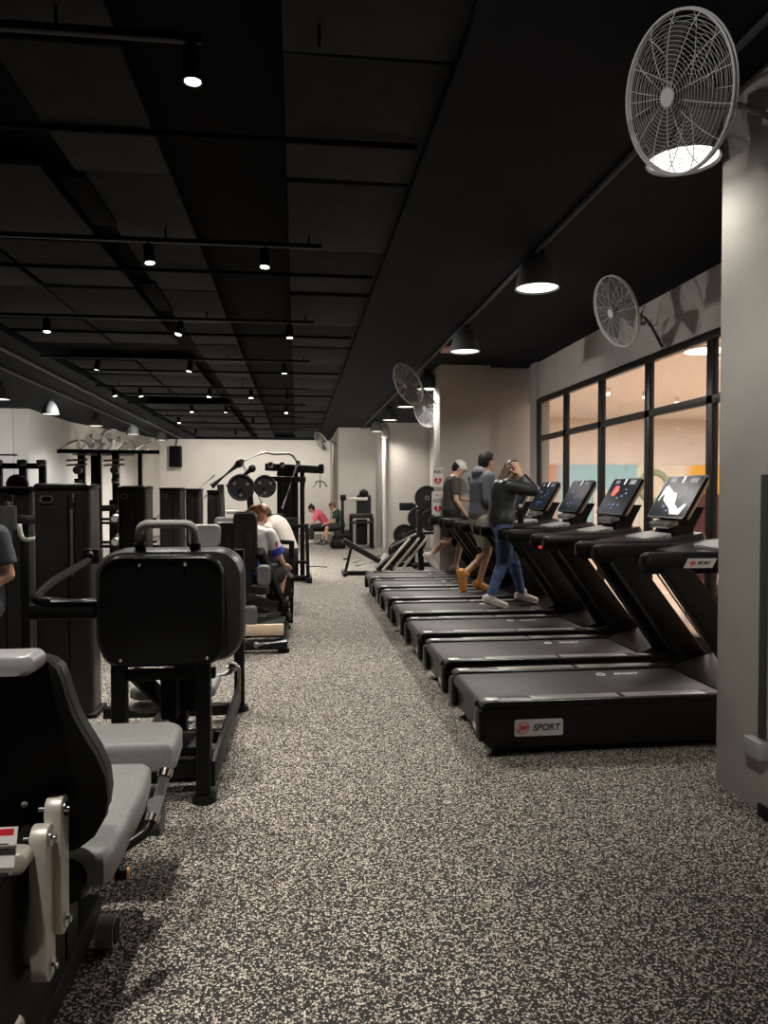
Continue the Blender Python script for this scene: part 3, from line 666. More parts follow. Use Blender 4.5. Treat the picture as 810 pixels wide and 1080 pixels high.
b = MB(O); b.prism([(1.62, .11), (2.22, .11), (2.20, .34), (2.12, .60), (1.98, .66), (1.74, .60), (1.60, .3)], 'yz', -.70, -.672, bev=.006); b.build('side_panel', M['plastic'], g)
b = MB(O)
for x in (-.92, -1.10): b.bar((x, 2.12, .12), (x, 1.90, 1.0), .06, .08, .008)
b.bar((-.83, 1.72, .62), (-.83, 2.02, .86), .05, .05, .008); b.bar((-.80, 2.18, .62), (-.80, 1.5, .12), .05, .06, .008); b.build('rear_frame', M['black'], g)
# backrest: wide at the hips, narrow at the top
pr = [(.535, .10), (.55, .17), (.585, .215), (.64, .247), (.70, .258), (.76, .255), (.82, .235), (.88, .205), (.93, .183), (.98, .170), (1.03, .160), (1.06, .150), (1.08, .13), (1.09, .10)]
def back(y0, th, sc, dz=0):
    rings = []
    for k, q in ((0, .93), (.2, 1), (.8, 1), (1, .93)):
        rings.append([(px, y0+k*th-(pz-.8)*.16+.10*max(0, .75-pz)**1, .8+(pz-.8)*(sc*q)+dz) for px, pz in [(-.755+(x_+.755)*sc*q, z_) for x_, z_ in outline_back(-.755, 0, pr, th)]])
    return rings
b = MB(O); b.loft(back(1.97, .045, 1.0)); b.build('backrest_shell', M['plastic'], g)
b = MB(O); b.loft(back(2.016, .075, .97)); b.build('backrest_pad', M['vinyl'], g)
b = MB(O)
for x, z in ((-.84, .89), (-.70, .70), (-.66, .635), (-.90, .70)):
    y_ = 1.97-(z-.8)*.16; b.cyl((x, y_-.004, z), (x, y_+.01, z), .009, seg=10)
b.build('backrest_screw', M['chrome'], g)
# seat pad and front pad
def pad(mb, outline, z0, z1, ins=.02):
    cx = sum(p[0] for p in outline)/len(outline); cy = sum(p[1] for p in outline)/len(outline)
    L_ = []
    for z, k in ((z0, ins*.8), (z0+.012, 0), (z1-ins, 0), (z1-ins*.35, ins*.35), (z1, ins)):
        ring = []
        for x, y in outline:
            d = V((x-cx, y-cy)); l = d.length; d = d*(max(l-k*1.3, .01)/l); ring.append((cx+d.x, cy+d.y, z))
        L_.append(ring)
    return mb.loft(L_)
b = MB(O); pad(b, [(-.53, 2.08), (-.515, 2.12), (-.515, 2.55), (-.535, 2.77), (-.56, 2.80), (-.95, 2.80), (-.975, 2.77), (-.995, 2.55), (-.995, 2.12), (-.98, 2.08)], .415, .515, .03); b.build('seat', M['greypad'], g)
b = MB(O); b.box((-.70, 2.10, .44), (.26, .10, .12), bev=.04); b.build('seat_bracket', M['plastic'], g)
b = MB(O); pad(b, [(-.475, 2.86), (-.465, 2.90), (-.475, 3.12), (-.50, 3.15), (-1.02, 3.15), (-1.04, 3.12), (-1.04, 2.9), (-1.03, 2.86)], .44, .555, .03); b.build('front_pad', M['greypad'], g)
b = MB(O); b.bar((-.75, 2.5, .37), (-.75, 3.05, .40), .08, .09, .01); b.build('seat_rail', M['black'], g)
# handle
b = MB(O); b.tube([(-.74, 2.20, .385), (-.60, 2.24, .395), (-.475, 2.39, .43), (-.462, 2.42, .47)], .016, 12, .07); hd = b.build('side_handle', M['satin'], g)
b = MB(O); b.tube([(-.463, 2.415, .46), (-.436, 2.50, .575)], .0195, 14); b.build('grip', M['dark_grip'], hd)
b = MB(O); b.cyl((-.4645, 2.41, .453), (-.4605, 2.423, .47), .0235, seg=14); b.cyl((-.438, 2.493, .566), (-.434, 2.506, .584), .0235, seg=14); b.build('collar', M['chrome'], hd)
b = MB(O); b.cyl((-.70, 2.66, .36), (-.475, 2.66, .36), .062, seg=22); b.build('foam_roller', M['dark_grip'], g)
b = MB(O); b.cyl((-.70, 2.17, .395), (-.53, 2.20, .395), .005, seg=8); rod = b.build('release_rod', M['rim'], g)
b = MB(O); b.cyl((-.545, 2.197, .395), (-.528, 2.2, .395), .017, seg=16); b.cyl((-.497, 2.205, .395), (-.490, 2.206, .395), .016, seg=16); b.build('knob_collar', M['orange'], rod)
b = MB(O); b.cyl((-.529, 2.2, .395), (-.496, 2.205, .395), .0185, seg=16); b.build('knob', M['plastic'], rod)
# silver link bars with bolts
for (y0, z0, z1, x0) in ((1.89, .33, .65, -.650), (1.945, .415, .70, -.632)):
    b = MB(O); b.prism(stadium((y0, z0), (y0+.004, z1), .034), 'yz', x0, x0+.042, bev=.004); lk = b.build('link_bar', M['silver'], g)
    for z in (z0, z1):
        b = MB(O); b.cyl((x0-.02, y0, z), (x0+.056, y0, z), .008, seg=10); b.cyl((x0+.042, y0, z), (x0+.047, y0, z), .02, seg=16); b.build('bolt', M['chrome'], lk)
for (y0, z0, xr) in ((1.83, .63, -.635), (1.83, .215, -.66)):
    b = MB(O); b.loft([[(px, y0+dy, pz) for px, pz in rrect(.44*q, .052*q, .024*q, c=(xr-.22, z0))] for dy, q in ((-.03, .92), (-.024, 1), (.024, 1), (.03, .92))]); b.build('foot_bar', M['silver'], g)
b = MB(O); b.loft([[(px, 1.885+dy, pz) for px, pz in rrect(.42*q, .05*q, .022*q, c=(-.835, 1.09))] for dy, q in ((-.05, .9), (-.042, 1), (.042, 1), (.05, .9))]); b.build('top_plate', M['keypad'], g)
b = MB(O); b.box((-.70, 1.745, .70), (.13, .004, .085), rot=(-.3, 0, 0)); wl = b.build('warning_label', M['white'], g)
b = MB(O); b.box((-.70, 1.7305, .7405), (.13, .004, .014), rot=(-.3, 0, 0)); b.build('label_band', M['red'], wl)
b = MB(O)
for k in range(4): b.box((-.70, 1.7385+.0045*(k-1)+.0045, .710-.014*k), (.10, .0035, .003), rot=(-.3, 0, 0))
b.build('label_lines', M['strip'], wl)
b = MB(O)
for (x, y_, z) in ((-.672, 2.0, .085), (-.672, 1.6, .085)): b.cyl((x-.004, y_, z), (x+.004, y_, z), .014, seg=12)
b.build('frame_bolt', M['chrome'], g)

# --- weight towers shared by the selector machines
def tower(r, off, x0, x1, y0, y1, h, strip=True):
    w = x1-x0; cx, cy = (x0+x1)/2, (y0+y1)/2
    b = MB(off); b.loft([[(cx+px*k, cy+py*k, z) for px, py in rrect(w, y1-y0, .05, 6)] for z, k in ((.02, 1), (h-.02, 1), (h, .97))]); t = b.build('weight_tower', M['tower'], r)
    b = MB(off); b.box((cx, cy, .015), (w+.05, y1-y0+.05, .03), bev=.008); b.build('tower_foot', M['plastic'], t)
    b = MB(off); b.box((x0+w*.60, y0-.001, h*.5), (.008, .006, h-.08)); b.build('panel_seam', M['slot'], t)
    b = MB(off); b.loft([[(cx+px*k, cy+py*k, z) for px, py in rrect(w+.012, y1-y0+.012, .055, 6)] for z, k in ((h-.005, 1), (h+.018, 1), (h+.03, .93))]); b.build('tower_cap', M['satin'], t)
    bw = w*.12
    b = MB(off); b.loft([[(x0+w*.24+px*q, y0-.0, h-.075+pz*q) for px, pz in rrect(bw*2, .05, .024)] for q in (1, .8)], cap=False)
    b.loft([[(x0+w*.24+px, y0-.006, h-.075+pz) for px, pz in rrect(bw*2*q, .05*q, .024*q)] for q in (1, .72)], cap=False); bd = b.build('badge', M['rim'], t)
    b = MB(off); b.loft([[(x0+w*.24+px*.72, y0-d, h-.075+pz*.72) for px, pz in rrect(bw*2, .05, .024)] for d in (.001, .004)]); b.build('badge_face', M['slot'], bd)
    if strip:
        b = MB(off); b.prism([(x0+w*.64, h-.14), (x0+w*.69, h-.14), (x0+w*.69, h-.60), (x0+w*.64, h-.55)], 'xz', y0-.012, y0, bev=.002); b.build('silver_strip', M['rim'], t)
        b = MB(off); b.box((x0+w*.70, y0-.006, h-.07), (.012, .012, .06), bev=.002); b.build('selector_slot', M['rim'], t)
    return t

# --- the hip machine whose big shrouded back stands by the aisle
g = empty('hip_machine', (-.63, 3.65, 0), 'black hip machine with large screwed back panel beside the aisle', 'exercise machine')
O = g.location
tower(g, O, -1.735, -1.36, 5.12, 5.36, 1.54)
b = MB(O)   # rounded leathery housing behind the panel
b.loft([[(px, y_, pz) for px, pz in rrect(.70*q, .55*q, .13*q, 8, c=(-.615, .955))] for y_, q in ((3.66, .80), (3.665, .96), (3.69, 1), (3.86, 1), (3.92, .97), (3.95, .88))]); b.build('padded_housing', M['shell'], g, ang=50)
b = MB(O)
b.loft([[(px, y_, pz) for px, pz in (rrect(.565*q, .52*q, .095*q, 8, c=(-.635, .945)))] for y_, q in ((3.70, 1.0), (3.60, 1.0), (3.592, .985))]); b.build('back_panel', M['satin'], g, ang=30)
b = MB(O)
o1 = rrect(.575, .53, .10, 8, c=(-.635, .945)); o2 = rrect(.548, .503, .088, 8, c=(-.635, .945))
up = [i for i, p in enumerate(o1)]
b.loft([[(px, y_, pz) for px, pz in o] for o, y_ in ((o1, 3.64), (o1, 3.598), (o2, 3.586), (o2, 3.60))], cap=False); b.build('panel_rim', M['satin'], g, ang=60)
for x, z in ((-.74, 1.165), (-.53, 1.165), (-.83, .715), (-.43, .715)):
    b = MB(O); b.sphere((x, 3.589, z), .0095, (1, .6, 1)); b.build('panel_screw', M['chrome'], g)
b = MB(O); b.tube([(-.755, 3.70, 1.22), (-.755, 3.66, 1.355), (-.495, 3.66, 1.355), (-.495, 3.70, 1.22)], .021, 14, .05); th = b.build('top_handle', M['rubber_grip'], g)
for x in (-.755, -.495):
    b = MB(O); b.cyl((x, 3.705, 1.205), (x, 3.69, 1.262), .027, seg=14); b.build('handle_socket', M['plastic'], th)
# side arm that loops to the tower
b = MB(O); b.tube([(-.90, 3.70, .985), (-1.27, 3.70, .985), (-1.31, 4.15, 1.03), (-1.34, 4.95, 1.07)], .022, 12, .10); b.build('arm_tube', M['satin'], g)
b = MB(O); b.box((-1.08, 3.70, .935), (.40, .035, .075), bev=.015); b.box((-1.265, 3.80, .935), (.035, .22, .075), bev=.015); b.build('arm_plate', M['plastic'], g)
b = MB(O); b.box((-1.34, 5.06, 1.09), (.10, .10, .10), bev=.012); b.sphere((-1.34, 5.0, 1.10), .028); b.build('arm_joint', M['satin'], g)
# frame: front legs, floor rails, rear post
for x in (-.85, -.455):
    b = MB(O); b.bar((x, 3.66, .03), (x, 3.66, .72), .07, .07, .008); lg = b.build('front_leg', M['black'], g)
    b = MB(O); b.cyl((x, 3.66, 0), (x, 3.66, .035), .062, .052, seg=22); b.build('rubber_foot', M['plastic'], lg)
b = MB(O); b.bar((-.415, 3.66, .13), (-.40, 5.20, .13), .03, .13, .008); b.build('side_rail', M['black'], g)
b = MB(O); b.bar((-.40, 5.18, .03), (-.40, 5.18, 1.12), .07, .07, .008); lg = b.build('rear_post', M['black'], g)
b = MB(O); b.cyl((-.40, 5.18, 0), (-.40, 5.18, .035), .066, .056, seg=22); b.build('rubber_foot', M['plastic'], lg)
b = MB(O); b.bar((-.86, 3.70, .62), (-.40, 3.70, .62), .05, .05, .006); b.bar((-.86, 3.72, .14), (-.44, 3.72, .14), .05, .08, .006); b.bar((-1.2, 4.4, .08), (-.42, 4.4, .08), .07, .07, .008)
b.bar((-1.25, 4.95, .08), (-.42, 4.95, .08), .07, .07, .008); b.bar((-.85, 3.7, .08), (-.85, 5.0, .08), .07, .07, .008); b.build('floor_frame', M['black'], g)
b = MB(O); b.box((-.655, 3.86, .22), (.42, .26, .05), bev=.012); b.box((-.655, 3.80, .10), (.36, .10, .08), bev=.012); b.build('step_plate', M['plastic'], g)
for x in (-.73, -.76):
    b = MB(O); b.box((x+.02, 3.735, .27 if x > -.75 else .19), (.05, .012, .014), bev=.004); b.build('plate_clip', M['chrome'], g)
b = MB(O); pad(b, [(-.50, 4.15), (-.46, 4.2), (-.46, 4.55), (-.52, 4.62), (-.86, 4.62), (-.92, 4.55), (-.92, 4.2), (-.88, 4.15)], .36, .44, .03); b.build('seat', M['greypad'], g)
b = MB(O); b.bar((-.69, 4.4, .06), (-.69, 4.4, .37), .10, .10, .01); b.build('seat_post', M['black'], g); b = MB(O); b.bar((-.69, 4.62, .3), (-.69, 4.85, 1.0), .07, .09, .01); b.build('backrest_post', M['black'], g)
b = MB(O); b.loft([[(px, 4.70+dy+(pz-.5)*.2, pz) for px, pz in rrect(.36*q, .42*q, .08*q, 6, c=(-.69, .78))] for dy, q in ((-.04, .9), (-.02, 1), (.02, 1), (.04, .9))]); b.build('backrest', M['vinyl'], g)
b = MB(O); b.loft([[(px, 3.76+dy, pz) for px, pz in rrect(.115*q, .046*q, .022*q, c=(-.635, .605))] for dy, q in ((-.03, .85), (-.02, 1), (.03, 1))]); b.build('weight_pointer', M['keypad'], g)
b = MB(O); b.box((-.66, 3.95, .46), (.09, .12, .26), bev=.02); b.box((-.58, 4.0, .50), (.14, .05, .30), bev=.015); b.bar((-.83, 3.9, .58), (-.70, 4.1, .36), .06, .08, .01); b.build('lever_block', M['plastic'], g)
b = MB(O); b.cyl((-.99, 4.1, .19), (-.93, 4.1, .19), .09, seg=26); b.sphere((-.925, 4.1, .19), .012); b.build('cam_wheel', M['plate_iron'], g)
b = MB(O); b.cyl((-.86, 4.25, .30), (-.86, 4.25, .318), .075, seg=26); b.cyl((-.86, 4.25, .318), (-.86, 4.25, .33), .02, seg=12); b.bar((-.9, 4.25, .285), (-.70, 4.25, .285), .05, .02, .004); b.build('foot_disc', M['rim'], g)
b = MB(O); b.tube([(-.46, 3.9, .56), (-.36, 3.92, .56), (-.33, 3.92, .58)], .012, 8, .03); b.sphere((-.335, 3.92, .595), .026); b.build('adjusting_lever', M['rim'], g); b = MB(O); b.tube([(-.40, 4.25, .52), (-.33, 4.25, .52), (-.33, 4.25, .38)], .010, 8, .02); b.build('adjusting_lever', M['rim'], g)

# --- the row of similar machines along the left of the aisle
def leg_machine(loc, label, xs=0.):
    r = empty('leg_press_machine', loc, label, 'exercise machine', 'selector machines in a row along the aisle'); off = V((0, 0, 0))
    tower(r, off, -1.66-xs, -1.37-xs, .30, .60, 1.55, False)
    b = MB()
    for x in (-.85, -.05): b.bar((x, -.15, .07), (x, 1.25, .07), .07, .07, .008)
    for yy in (-.12, .5, 1.2): b.bar((-1.5, yy, .07), (-.03, yy, .07), .07, .07, .008)
    b.build('floor_frame', M['black'], r)
    for yy in (-.1, 1.15):
        b = MB(); b.cyl((-.05, yy, 0), (-.05, yy, .035), .055, seg=18); b.build('rubber_foot', M['plastic'], r)
    b = MB(); b.bar((.0, 1.15, .06), (.02, 1.10, .98), .06, .06, .008); b.bar((.02, 1.10, .96), (-.36, 1.0, 1.0), .05, .05, .008); b.build('front_post', M['black'], r)
    b = MB(); b.bar((-.40, .15, .1), (-.40, .05, 1.12), .08, .09, .01); b.bar((-.40, .05, .5), (-.10, .75, .28), .08, .1, .01); b.bar((-.28, .10, .95), (-.02, .95, .15), .07, .09, .01); b.build('seat_frame', M['black'], r)
    b = MB(); b.loft([[(px, .16+dy+(pz-1)*-.06, pz) for px, pz in rrect(.23*q, .60*q, .06*q, 6, c=(-.42, 1.03))] for dy, q in ((-.05, .93), (-.03, 1), (.03, 1), (.05, .93))]); b.build('backrest', M['vinyl'], r)
    b = MB(); b.loft([[(px, .10+dy, pz) for px, pz in rrect(.30*q, .22*q, .05*q, 6, c=(-.80, 1.10))] for dy, q in ((-.05, .9), (-.03, 1), (.03, 1), (.05, .9))]); b.build('shoulder_pad', M['greypad'], r)
    b = MB(); b.loft([[(px, .22+dy, pz) for px, pz in rrect(.27*q, .26*q, .05*q, 6, c=(-.60, 1.10))] for dy, q in ((-.05, .9), (-.03, 1), (.03, 1), (.05, .9))]); b.build('chest_pad', M['vinyl'], r)
    b = MB(); pad(b, [(-.22, .25), (-.20, .3), (-.20, .62), (-.25, .68), (-.55, .68), (-.60, .62), (-.60, .3), (-.58, .25)], .50, .60, .03); b.build('seat', M['vinyl'], r)
    for z, x in ((.72, -.17), (.33, -.30)):
        b = MB(); b.loft([[(px, .02+dy, pz) for px, pz in rrect(.13*q, .20*q, .04*q, 5, c=(x-.07, z))] for dy, q in ((-.05, .85), (-.03, 1), (.03, 1), (.05, .85))]); b.build('roller_pad', M['dark_grip'], r)
    b = MB(); b.box((-.26, -.02, .20), (.42, .06, .11), bev=.01); b.build('step_front', M['wood'], r)
    b = MB(); b.box((-.26, .18, .25), (.44, .36, .035), bev=.01); b.build('step_top', M['plastic'], r)
    b = MB(); b.tube([(-.30, -.22, .10), (-.02, -.20, .125)], .018, 10); b.sphere((-.30, -.22, .10), .03); b.tube([(-.12, .9, .75), (.0, 1.02, .62)], .016, 10); b.build('chrome_handle', M['rim'], r)
    b = MB(); b.loft([[(px, .80+k*.0+dy, .45+pz) for px, pz in rrect(.26*q, .34*q, .03, c=(-.12, 0))] for dy, q in ((-.02, 1), (.02, 1))]); b.build('foot_plate', M['tower'], r)
    for i, (x, yy, z) in enumerate(((-.03, .7, .34), (-.05, .85, .22), (.0, .95, .45))):
        b = MB(); b.cyl((x-.05, yy, z), (x+.02, yy, z), .085-.01*i, seg=20); b.mi = 1; b.cyl((x+.02, yy, z), (x+.028, yy, z), .02, seg=12); b.build('pulley', [M['plate_iron'], M['rim']], r)
    b = MB(); b.tube([(-.14, .55, .82), (-.02, .80, .66), (.02, 1.0, .60)], .02, 10, .05); b.build('thigh_bar', M['rim'], r)
    return r
lm = leg_machine((-.08, 7.15, 0), 'leg machine with dark tall backrest where the person in white and blue sits')
dup(lm, (-.08, 9.35, 0), 'second leg machine of the row, where the bent person in beige stands')
g = empty('twin_tower_machine', (-1.36, 11.2, 0), 'machine with two dark weight towers side by side, last of the aisle row', 'exercise machine'); O = g.location
tower(g, O, -1.62, -1.39, 11.05, 11.3, 1.55, False); tower(g, O, -1.33, -1.10, 11.2, 11.42, 1.53, False)
b = MB(O); b.bar((-1.7, 11.0, .05), (-.9, 11.0, .05), .08, .08, .008); b.bar((-.95, 10.6, .05), (-.95, 11.5, .05), .08, .08, .008); b.bar((-.95, 11.0, .08), (-.95, 11.0, .9), .08, .08, .008); b.build('floor_frame', M['black'], g)
b = MB(O); b.box((-.92, 10.95, .95), (.30, .3, .10), bev=.03); b.build('seat', M['vinyl'], g)

# --- second column of machines at the left edge
g = empty('arm_machine', (-2.3, 5.6, 0), 'black arm machine with pale handles at the left edge', 'exercise machine'); O = g.location
tower(g, O, -2.55, -2.02, 6.0, 6.4, 1.53)
b = MB(O); b.bar((-2.0, 4.5, .07), (-2.0, 6.1, .07), .08, .08, .01); b.bar((-2.6, 4.5, .07), (-2.6, 6.1, .07), .08, .08, .01); b.bar((-2.6, 4.9, .07), (-1.98, 4.9, .07), .07, .07, .01); b.bar((-2.3, 4.9, .1), (-2.3, 4.9, .62), .09, .09, .01); b.bar((-2.05, 5.9, .1), (-2.05, 5.9, 1.3), .07, .07, .01); b.build('floor_frame', M['black'], g)
b = MB(O); pad(b, [(-2.08, 4.72), (-2.06, 4.78), (-2.06, 5.05), (-2.10, 5.1), (-2.48, 5.1), (-2.52, 5.05), (-2.52, 4.78), (-2.5, 4.72)], .60, .69, .03); b.build('seat', M['vinyl'], g)
b = MB(O); b.bar((-2.05, 5.9, 1.30), (-1.80, 5.45, 1.32), .05, .06, .01); b.bar((-1.80, 5.45, 1.32), (-1.98, 5.2, 1.33), .05, .06, .01); b.build('swing_arm', M['black'], g)
b = MB(O); b.cyl((-1.92, 5.2, 1.26), (-1.92, 5.2, 1.42), .055, seg=20); b.build('arm_roller', M['dark_grip'], g)
b = MB(O); b.cyl((-1.92, 5.2, 1.42), (-1.92, 5.2, 1.45), .03, seg=14); b.build('roller_cap', M['chrome'], g)
b = MB(O); b.tube([(-1.98, 5.75, 1.32), (-1.96, 5.5, 1.30), (-1.94, 5.5, 1.17), (-1.75, 5.6, 1.19)], .017, 10, .05); b.tube([(-1.90, 5.7, 1.31), (-1.76, 5.72, 1.27)], .017, 10); b.build('pale_handle', M['silver'], g)
b = MB(O); b.box((-1.86, 5.75, .92), (.045, .02, .42), bev=.005); b.bar((-1.86, 5.78, .08), (-1.86, 5.78, 1.2), .06, .04, .006); b.build('guide_rail', M['rim'], g)
b = MB(O); b.tube([(-1.95, 4.95, .30), (-1.86, 5.05, .40), (-1.72, 5.1, .44)], .03, 10, .05); b.sphere((-1.90, 5.02, .47), .02); b.build('foot_lever', M['plastic'], g)

# --- free-standing rack with a plate, far left
g = empty('squat_rack', (-3.6, 10.0, 0), 'black rack of three uprights holding a round plate, far left', 'rack'); O = g.location
for x in (-3.80, -3.50, -3.26):
    b = MB(O); b.bar((x, 10, 0), (x, 10, 1.93), .08, .08, .006); u = b.build('upright', M['black'], g)
    b = MB(O); b.box((x, 9.95, 1.90), (.11, .03, .08), bev=.004); b.sphere((x, 9.93, 1.88), .018); b.build('upright_bolt', M['rim'], u)
b = MB(O); b.bar((-3.85, 10, 1.86), (-3.26, 10, 1.86), .06, .07, .006); b.bar((-3.9, 10.6, .04), (-3.2, 10.6, .04), .07, .07, .006); b.bar((-3.8, 9.6, .04), (-3.8, 10.6, .04), .07, .07, .006); b.bar((-3.26, 9.6, .04), (-3.26, 10.6, .04), .07, .07, .006); b.build('cross_beam', M['black'], g)
b = MB((-3.52, 9.86, 1.62)); b.cyl((-3.52, 9.83, 1.62), (-3.52, 9.88, 1.62), .13, seg=28); b.ring((-3.52, 9.83, 1.62), (0, 1, 0), .11, .014, 28, 6); b.cyl((-3.52, 9.81, 1.62), (-3.52, 9.96, 1.62), .02, seg=12)
o = b.build('weight_plate', M['plate_iron']); o.location = (-3.52, 9.86, 1.62); tag(o, 'round black weight plate hung on the far left rack', 'weight plate')

# --- cable station with pale pull-down bars
g = empty('cable_station', (-3.2, 13.2, 0), 'tall multi-arm cable station with pale pull-down bars, under the two left fans', 'exercise machine'); O = g.location
b = MB(O); b.bar((-4.0, 13, 2.22), (-2.35, 13.1, 2.22), .07, .07, .006); b.build('top_beam', M['black'], g)
b = MB(O); b.bar((-3.75, 13, 2.165), (-2.75, 13.05, 2.165), .04, .03, .004); b.build('beam_strip', M['keypad'], g)
for x, w_ in ((-3.38, .16), (-3.62, .11), (-3.06, .11), (-2.66, .06)):
    b = MB(O); b.bar((x, 13.05, 0), (x, 13.05, 2.2), w_, .10, .006); b.build('column', M['black'], g)
for x0, x1, zz in ((-3.98, -3.62, 2.40), (-3.42, -3.58, 2.40), (-3.36, -3.18, 2.36), (-3.02, -2.82, 2.36), (-2.72, -2.80, 2.42), (-2.70, -2.42, 2.40)):
    b = MB(O); b.tube([(x0, 12.97, 2.25), ((x0+x1)/2+.03, 12.9, (2.25+zz)/2+.03), (x1, 12.85, zz)], .016, 8, .05); b.build('pull_handle', M['keypad'], g)
for x in (-3.65, -3.05):
    for z in (2.06, 1.98):
        b = MB(O); b.bar((x-.18, 12.92, z), (x+.16, 12.92, z+.02), .05, .035, .01); b.build('pulley_arm', M['rim'], g)
    b = MB(O); b.cyl((x, 12.88, 1.90), (x, 12.96, 1.90), .07, seg=18); b.build('pulley', M['rim'], g)
    b = MB(O); b.box((x, 12.95, 1.72), (.12, .05, .08), bev=.01); b.build('carriage', M['chrome'], g)
    b = MB(O); b.box((x, 13.3, .75), (.34, .2, 1.3), bev=.02); b.build('weight_stack', M['plastic'], g)
b = MB(O); b.bar((-3.9, 12.8, .04), (-2.5, 12.8, .04), .08, .08, .006); b.bar((-3.4, 12.6, 1.25), (-2.6, 12.7, 1.30), .07, .10, .006); b.build('floor_frame', M['black'], g)

# --- dumbbell rack glimpsed between the towers
g = empty('dumbbell_rack', (-2.6, 11.2, 0), 'low black rack for dumbbells glimpsed between the weight towers', 'rack'); O = g.location
for z in (.38, .74, 1.08):
    b = MB(O); b.bar((-3.3, 11.12, z), (-1.8, 11.12, z), .05, .04, .006); b.bar((-3.3, 11.30, z+.05), (-1.8, 11.30, z+.05), .05, .04, .006); b.build('shelf', M['black'], g)
for x in (-3.28, -1.82):
    b = MB(O); b.bar((x, 11.35, 0), (x, 11.28, 1.2), .06, .10, .006); b.bar((x, 11.0, .03), (x, 11.5, .03), .06, .06, .006); b.build('end_frame', M['black'], g)
for ti, z in enumerate((.47, .83, 1.17)):
    for i, x in enumerate((-2.62, -2.46, -2.30, -1.98)):
        p = (x, 11.22, z)
        b = MB(p); b.cyl((x, 11.10, z-.02), (x, 11.34, z+.03), .017, seg=10); b.mi = 1
        for k in (0, 1):
            a = V((x, 11.10, z-.02))*(1-k)+V((x, 11.34, z+.03))*k; dd = V((0, .24, .05)).normalized()
            b.cyl(a-dd*.05, a+dd*.05, .055, .055, seg=14)
        b.mi = 0; b.cyl(V((x, 11.10, z-.02))-V((0, .052, .01)), V((x, 11.10, z-.02))-V((0, .056, .011)), .044, seg=14)
        o = b.build('dumbbell', [M['chrome'], M['rim']]); o.location = p
        tag(o, '%s dumbbell from the left on the %s shelf of the low rack' % (ORD[i], ('bottom', 'middle', 'top')[ti]), 'dumbbell', 'dumbbells on the low rack')

# --- tall plate-loaded machine and the cable frame before the back wall
g = empty('plate_loaded_machine', (-.75, 11.9, 0), 'tall plate-loaded machine with two slanted black arms before the back wall', 'exercise machine'); O = g.location
for p0, p1 in (((-1.35, 12.0, 1.62), (-.92, 12.0, 1.98)), ((-1.08, 11.8, 1.60), (-.70, 11.8, 1.90))):
    b = MB(O); b.tube([p0, p1], .05, 14); b.sphere(p1, .062); b.build('lever_arm', M['black'], g)
b = MB(O); b.tube([(-1.70, 12, 1.45), (-1.30, 12, 1.80)], .016, 8); b.tube([(-1.62, 12, 1.30), (-1.40, 12, 1.5)], .016, 8); b.build('guide_rod', M['rim'], g)
b = MB(O); b.bar((-.62, 11.9, .04), (-.75, 11.9, 1.5), .10, .12, .008); b.bar((-.75, 11.9, 1.2), (-.30, 11.9, 1.1), .08, .08, .008); b.bar((-1.3, 11.9, .05), (-.1, 11.9, .05), .09, .09, .008); b.bar((-1.15, 11.9, .05), (-1.20, 11.9, 1.65), .10, .10, .008); b.bar((-1.0, 11.7, 1.05), (-.62, 11.7, 1.30), .09, .09, .01); b.build('main_frame', M['black'], g)
b = MB(O); b.box((-1.0, 11.7, 1.22), (.18, .14, .06), bev=.02); b.box((-1.06, 11.7, 1.02), (.10, .10, .20), bev=.02); b.build('grip_block', M['keypad'], g)
for i, (x, y_, z, rr) in enumerate(((-.86, 11.62, 1.60, .21), (-.50, 11.75, 1.62, .18))):
    b = MB((x, y_, z)); b.cyl((x, y_-.02, z), (x, y_+.03, z), rr, seg=32); b.ring((x, y_-.02, z), (0, 1, 0), rr*.9, .016, 32, 6); b.cyl((x, y_-.05, z), (x, y_+.2, z), .026, seg=12); b.mi = 1
    for k in range(3): a = 2*math.pi*k/3+.5; b.cyl((x+rr*.55*math.cos(a), y_-.026, z+rr*.55*math.sin(a)), (x+rr*.55*math.cos(a), y_-.019, z+rr*.55*math.sin(a)), .026, seg=12)
    o = b.build('weight_plate', [M['plate_iron'], M['rim']]); o.location = (x, y_, z); tag(o, ['larger round plate loaded high before the back wall', 'smaller round plate loaded beside the larger before the back wall'][i], 'weight plate')
g = empty('cable_machine', (-.1, 13.0, 0), 'large black cable frame with long side beam before the back wall', 'exercise machine'); O = g.location
for x in (-.28, -.02, .09):
    b = MB(O); b.bar((x, 13.1, 0), (x, 13.1, 1.98), .08, .08, .006); b.build('upright', M['black'], g)
b = MB(O); b.box((-.20, 13.2, 1.15), (.30, .25, 1.5), bev=.02); b.build('weight_stack', M['plastic'], g)
b = MB(O); b.bar((-.55, 13, 1.97), (.44, 13, 1.92), .10, .13, .01); b.box((.42, 13, 1.94), (.10, .12, .17), bev=.03); b.build('top_beam', M['black'], g)
b = MB(O); b.bar((-.45, 12.8, 1.76), (.15, 12.8, 1.75), .08, .09, .01); b.bar((.12, 12.8, 1.74), (.11, 12.8, 1.60), .04, .05, .01); b.build('lower_beam', M['black'], g)
b = MB(O); b.tube([(-.95, 12.9, 2.05), (-.55, 12.9, 2.22), (-.40, 12.9, 2.18), (-.10, 12.9, 2.20), (.02, 12.9, 2.02)], .018, 8, .08); b.tube([(-.92, 12.8, 2.0), (-.55, 12.8, 1.25)], .02, 8); b.tube([(.0, 12.8, 2.0), (-.25, 12.8, 1.25)], .02, 8); b.build('handle_bar', M['rim'], g)
for p in ((-.94, 12.85, 2.05), (.02, 12.85, 2.03), (-.45, 12.85, 2.0), (-.25, 12.85, 2.0)):
    b = MB(O); b.box(p, (.08, .06, .09), bev=.01); b.build('bracket', M['chrome'], g)
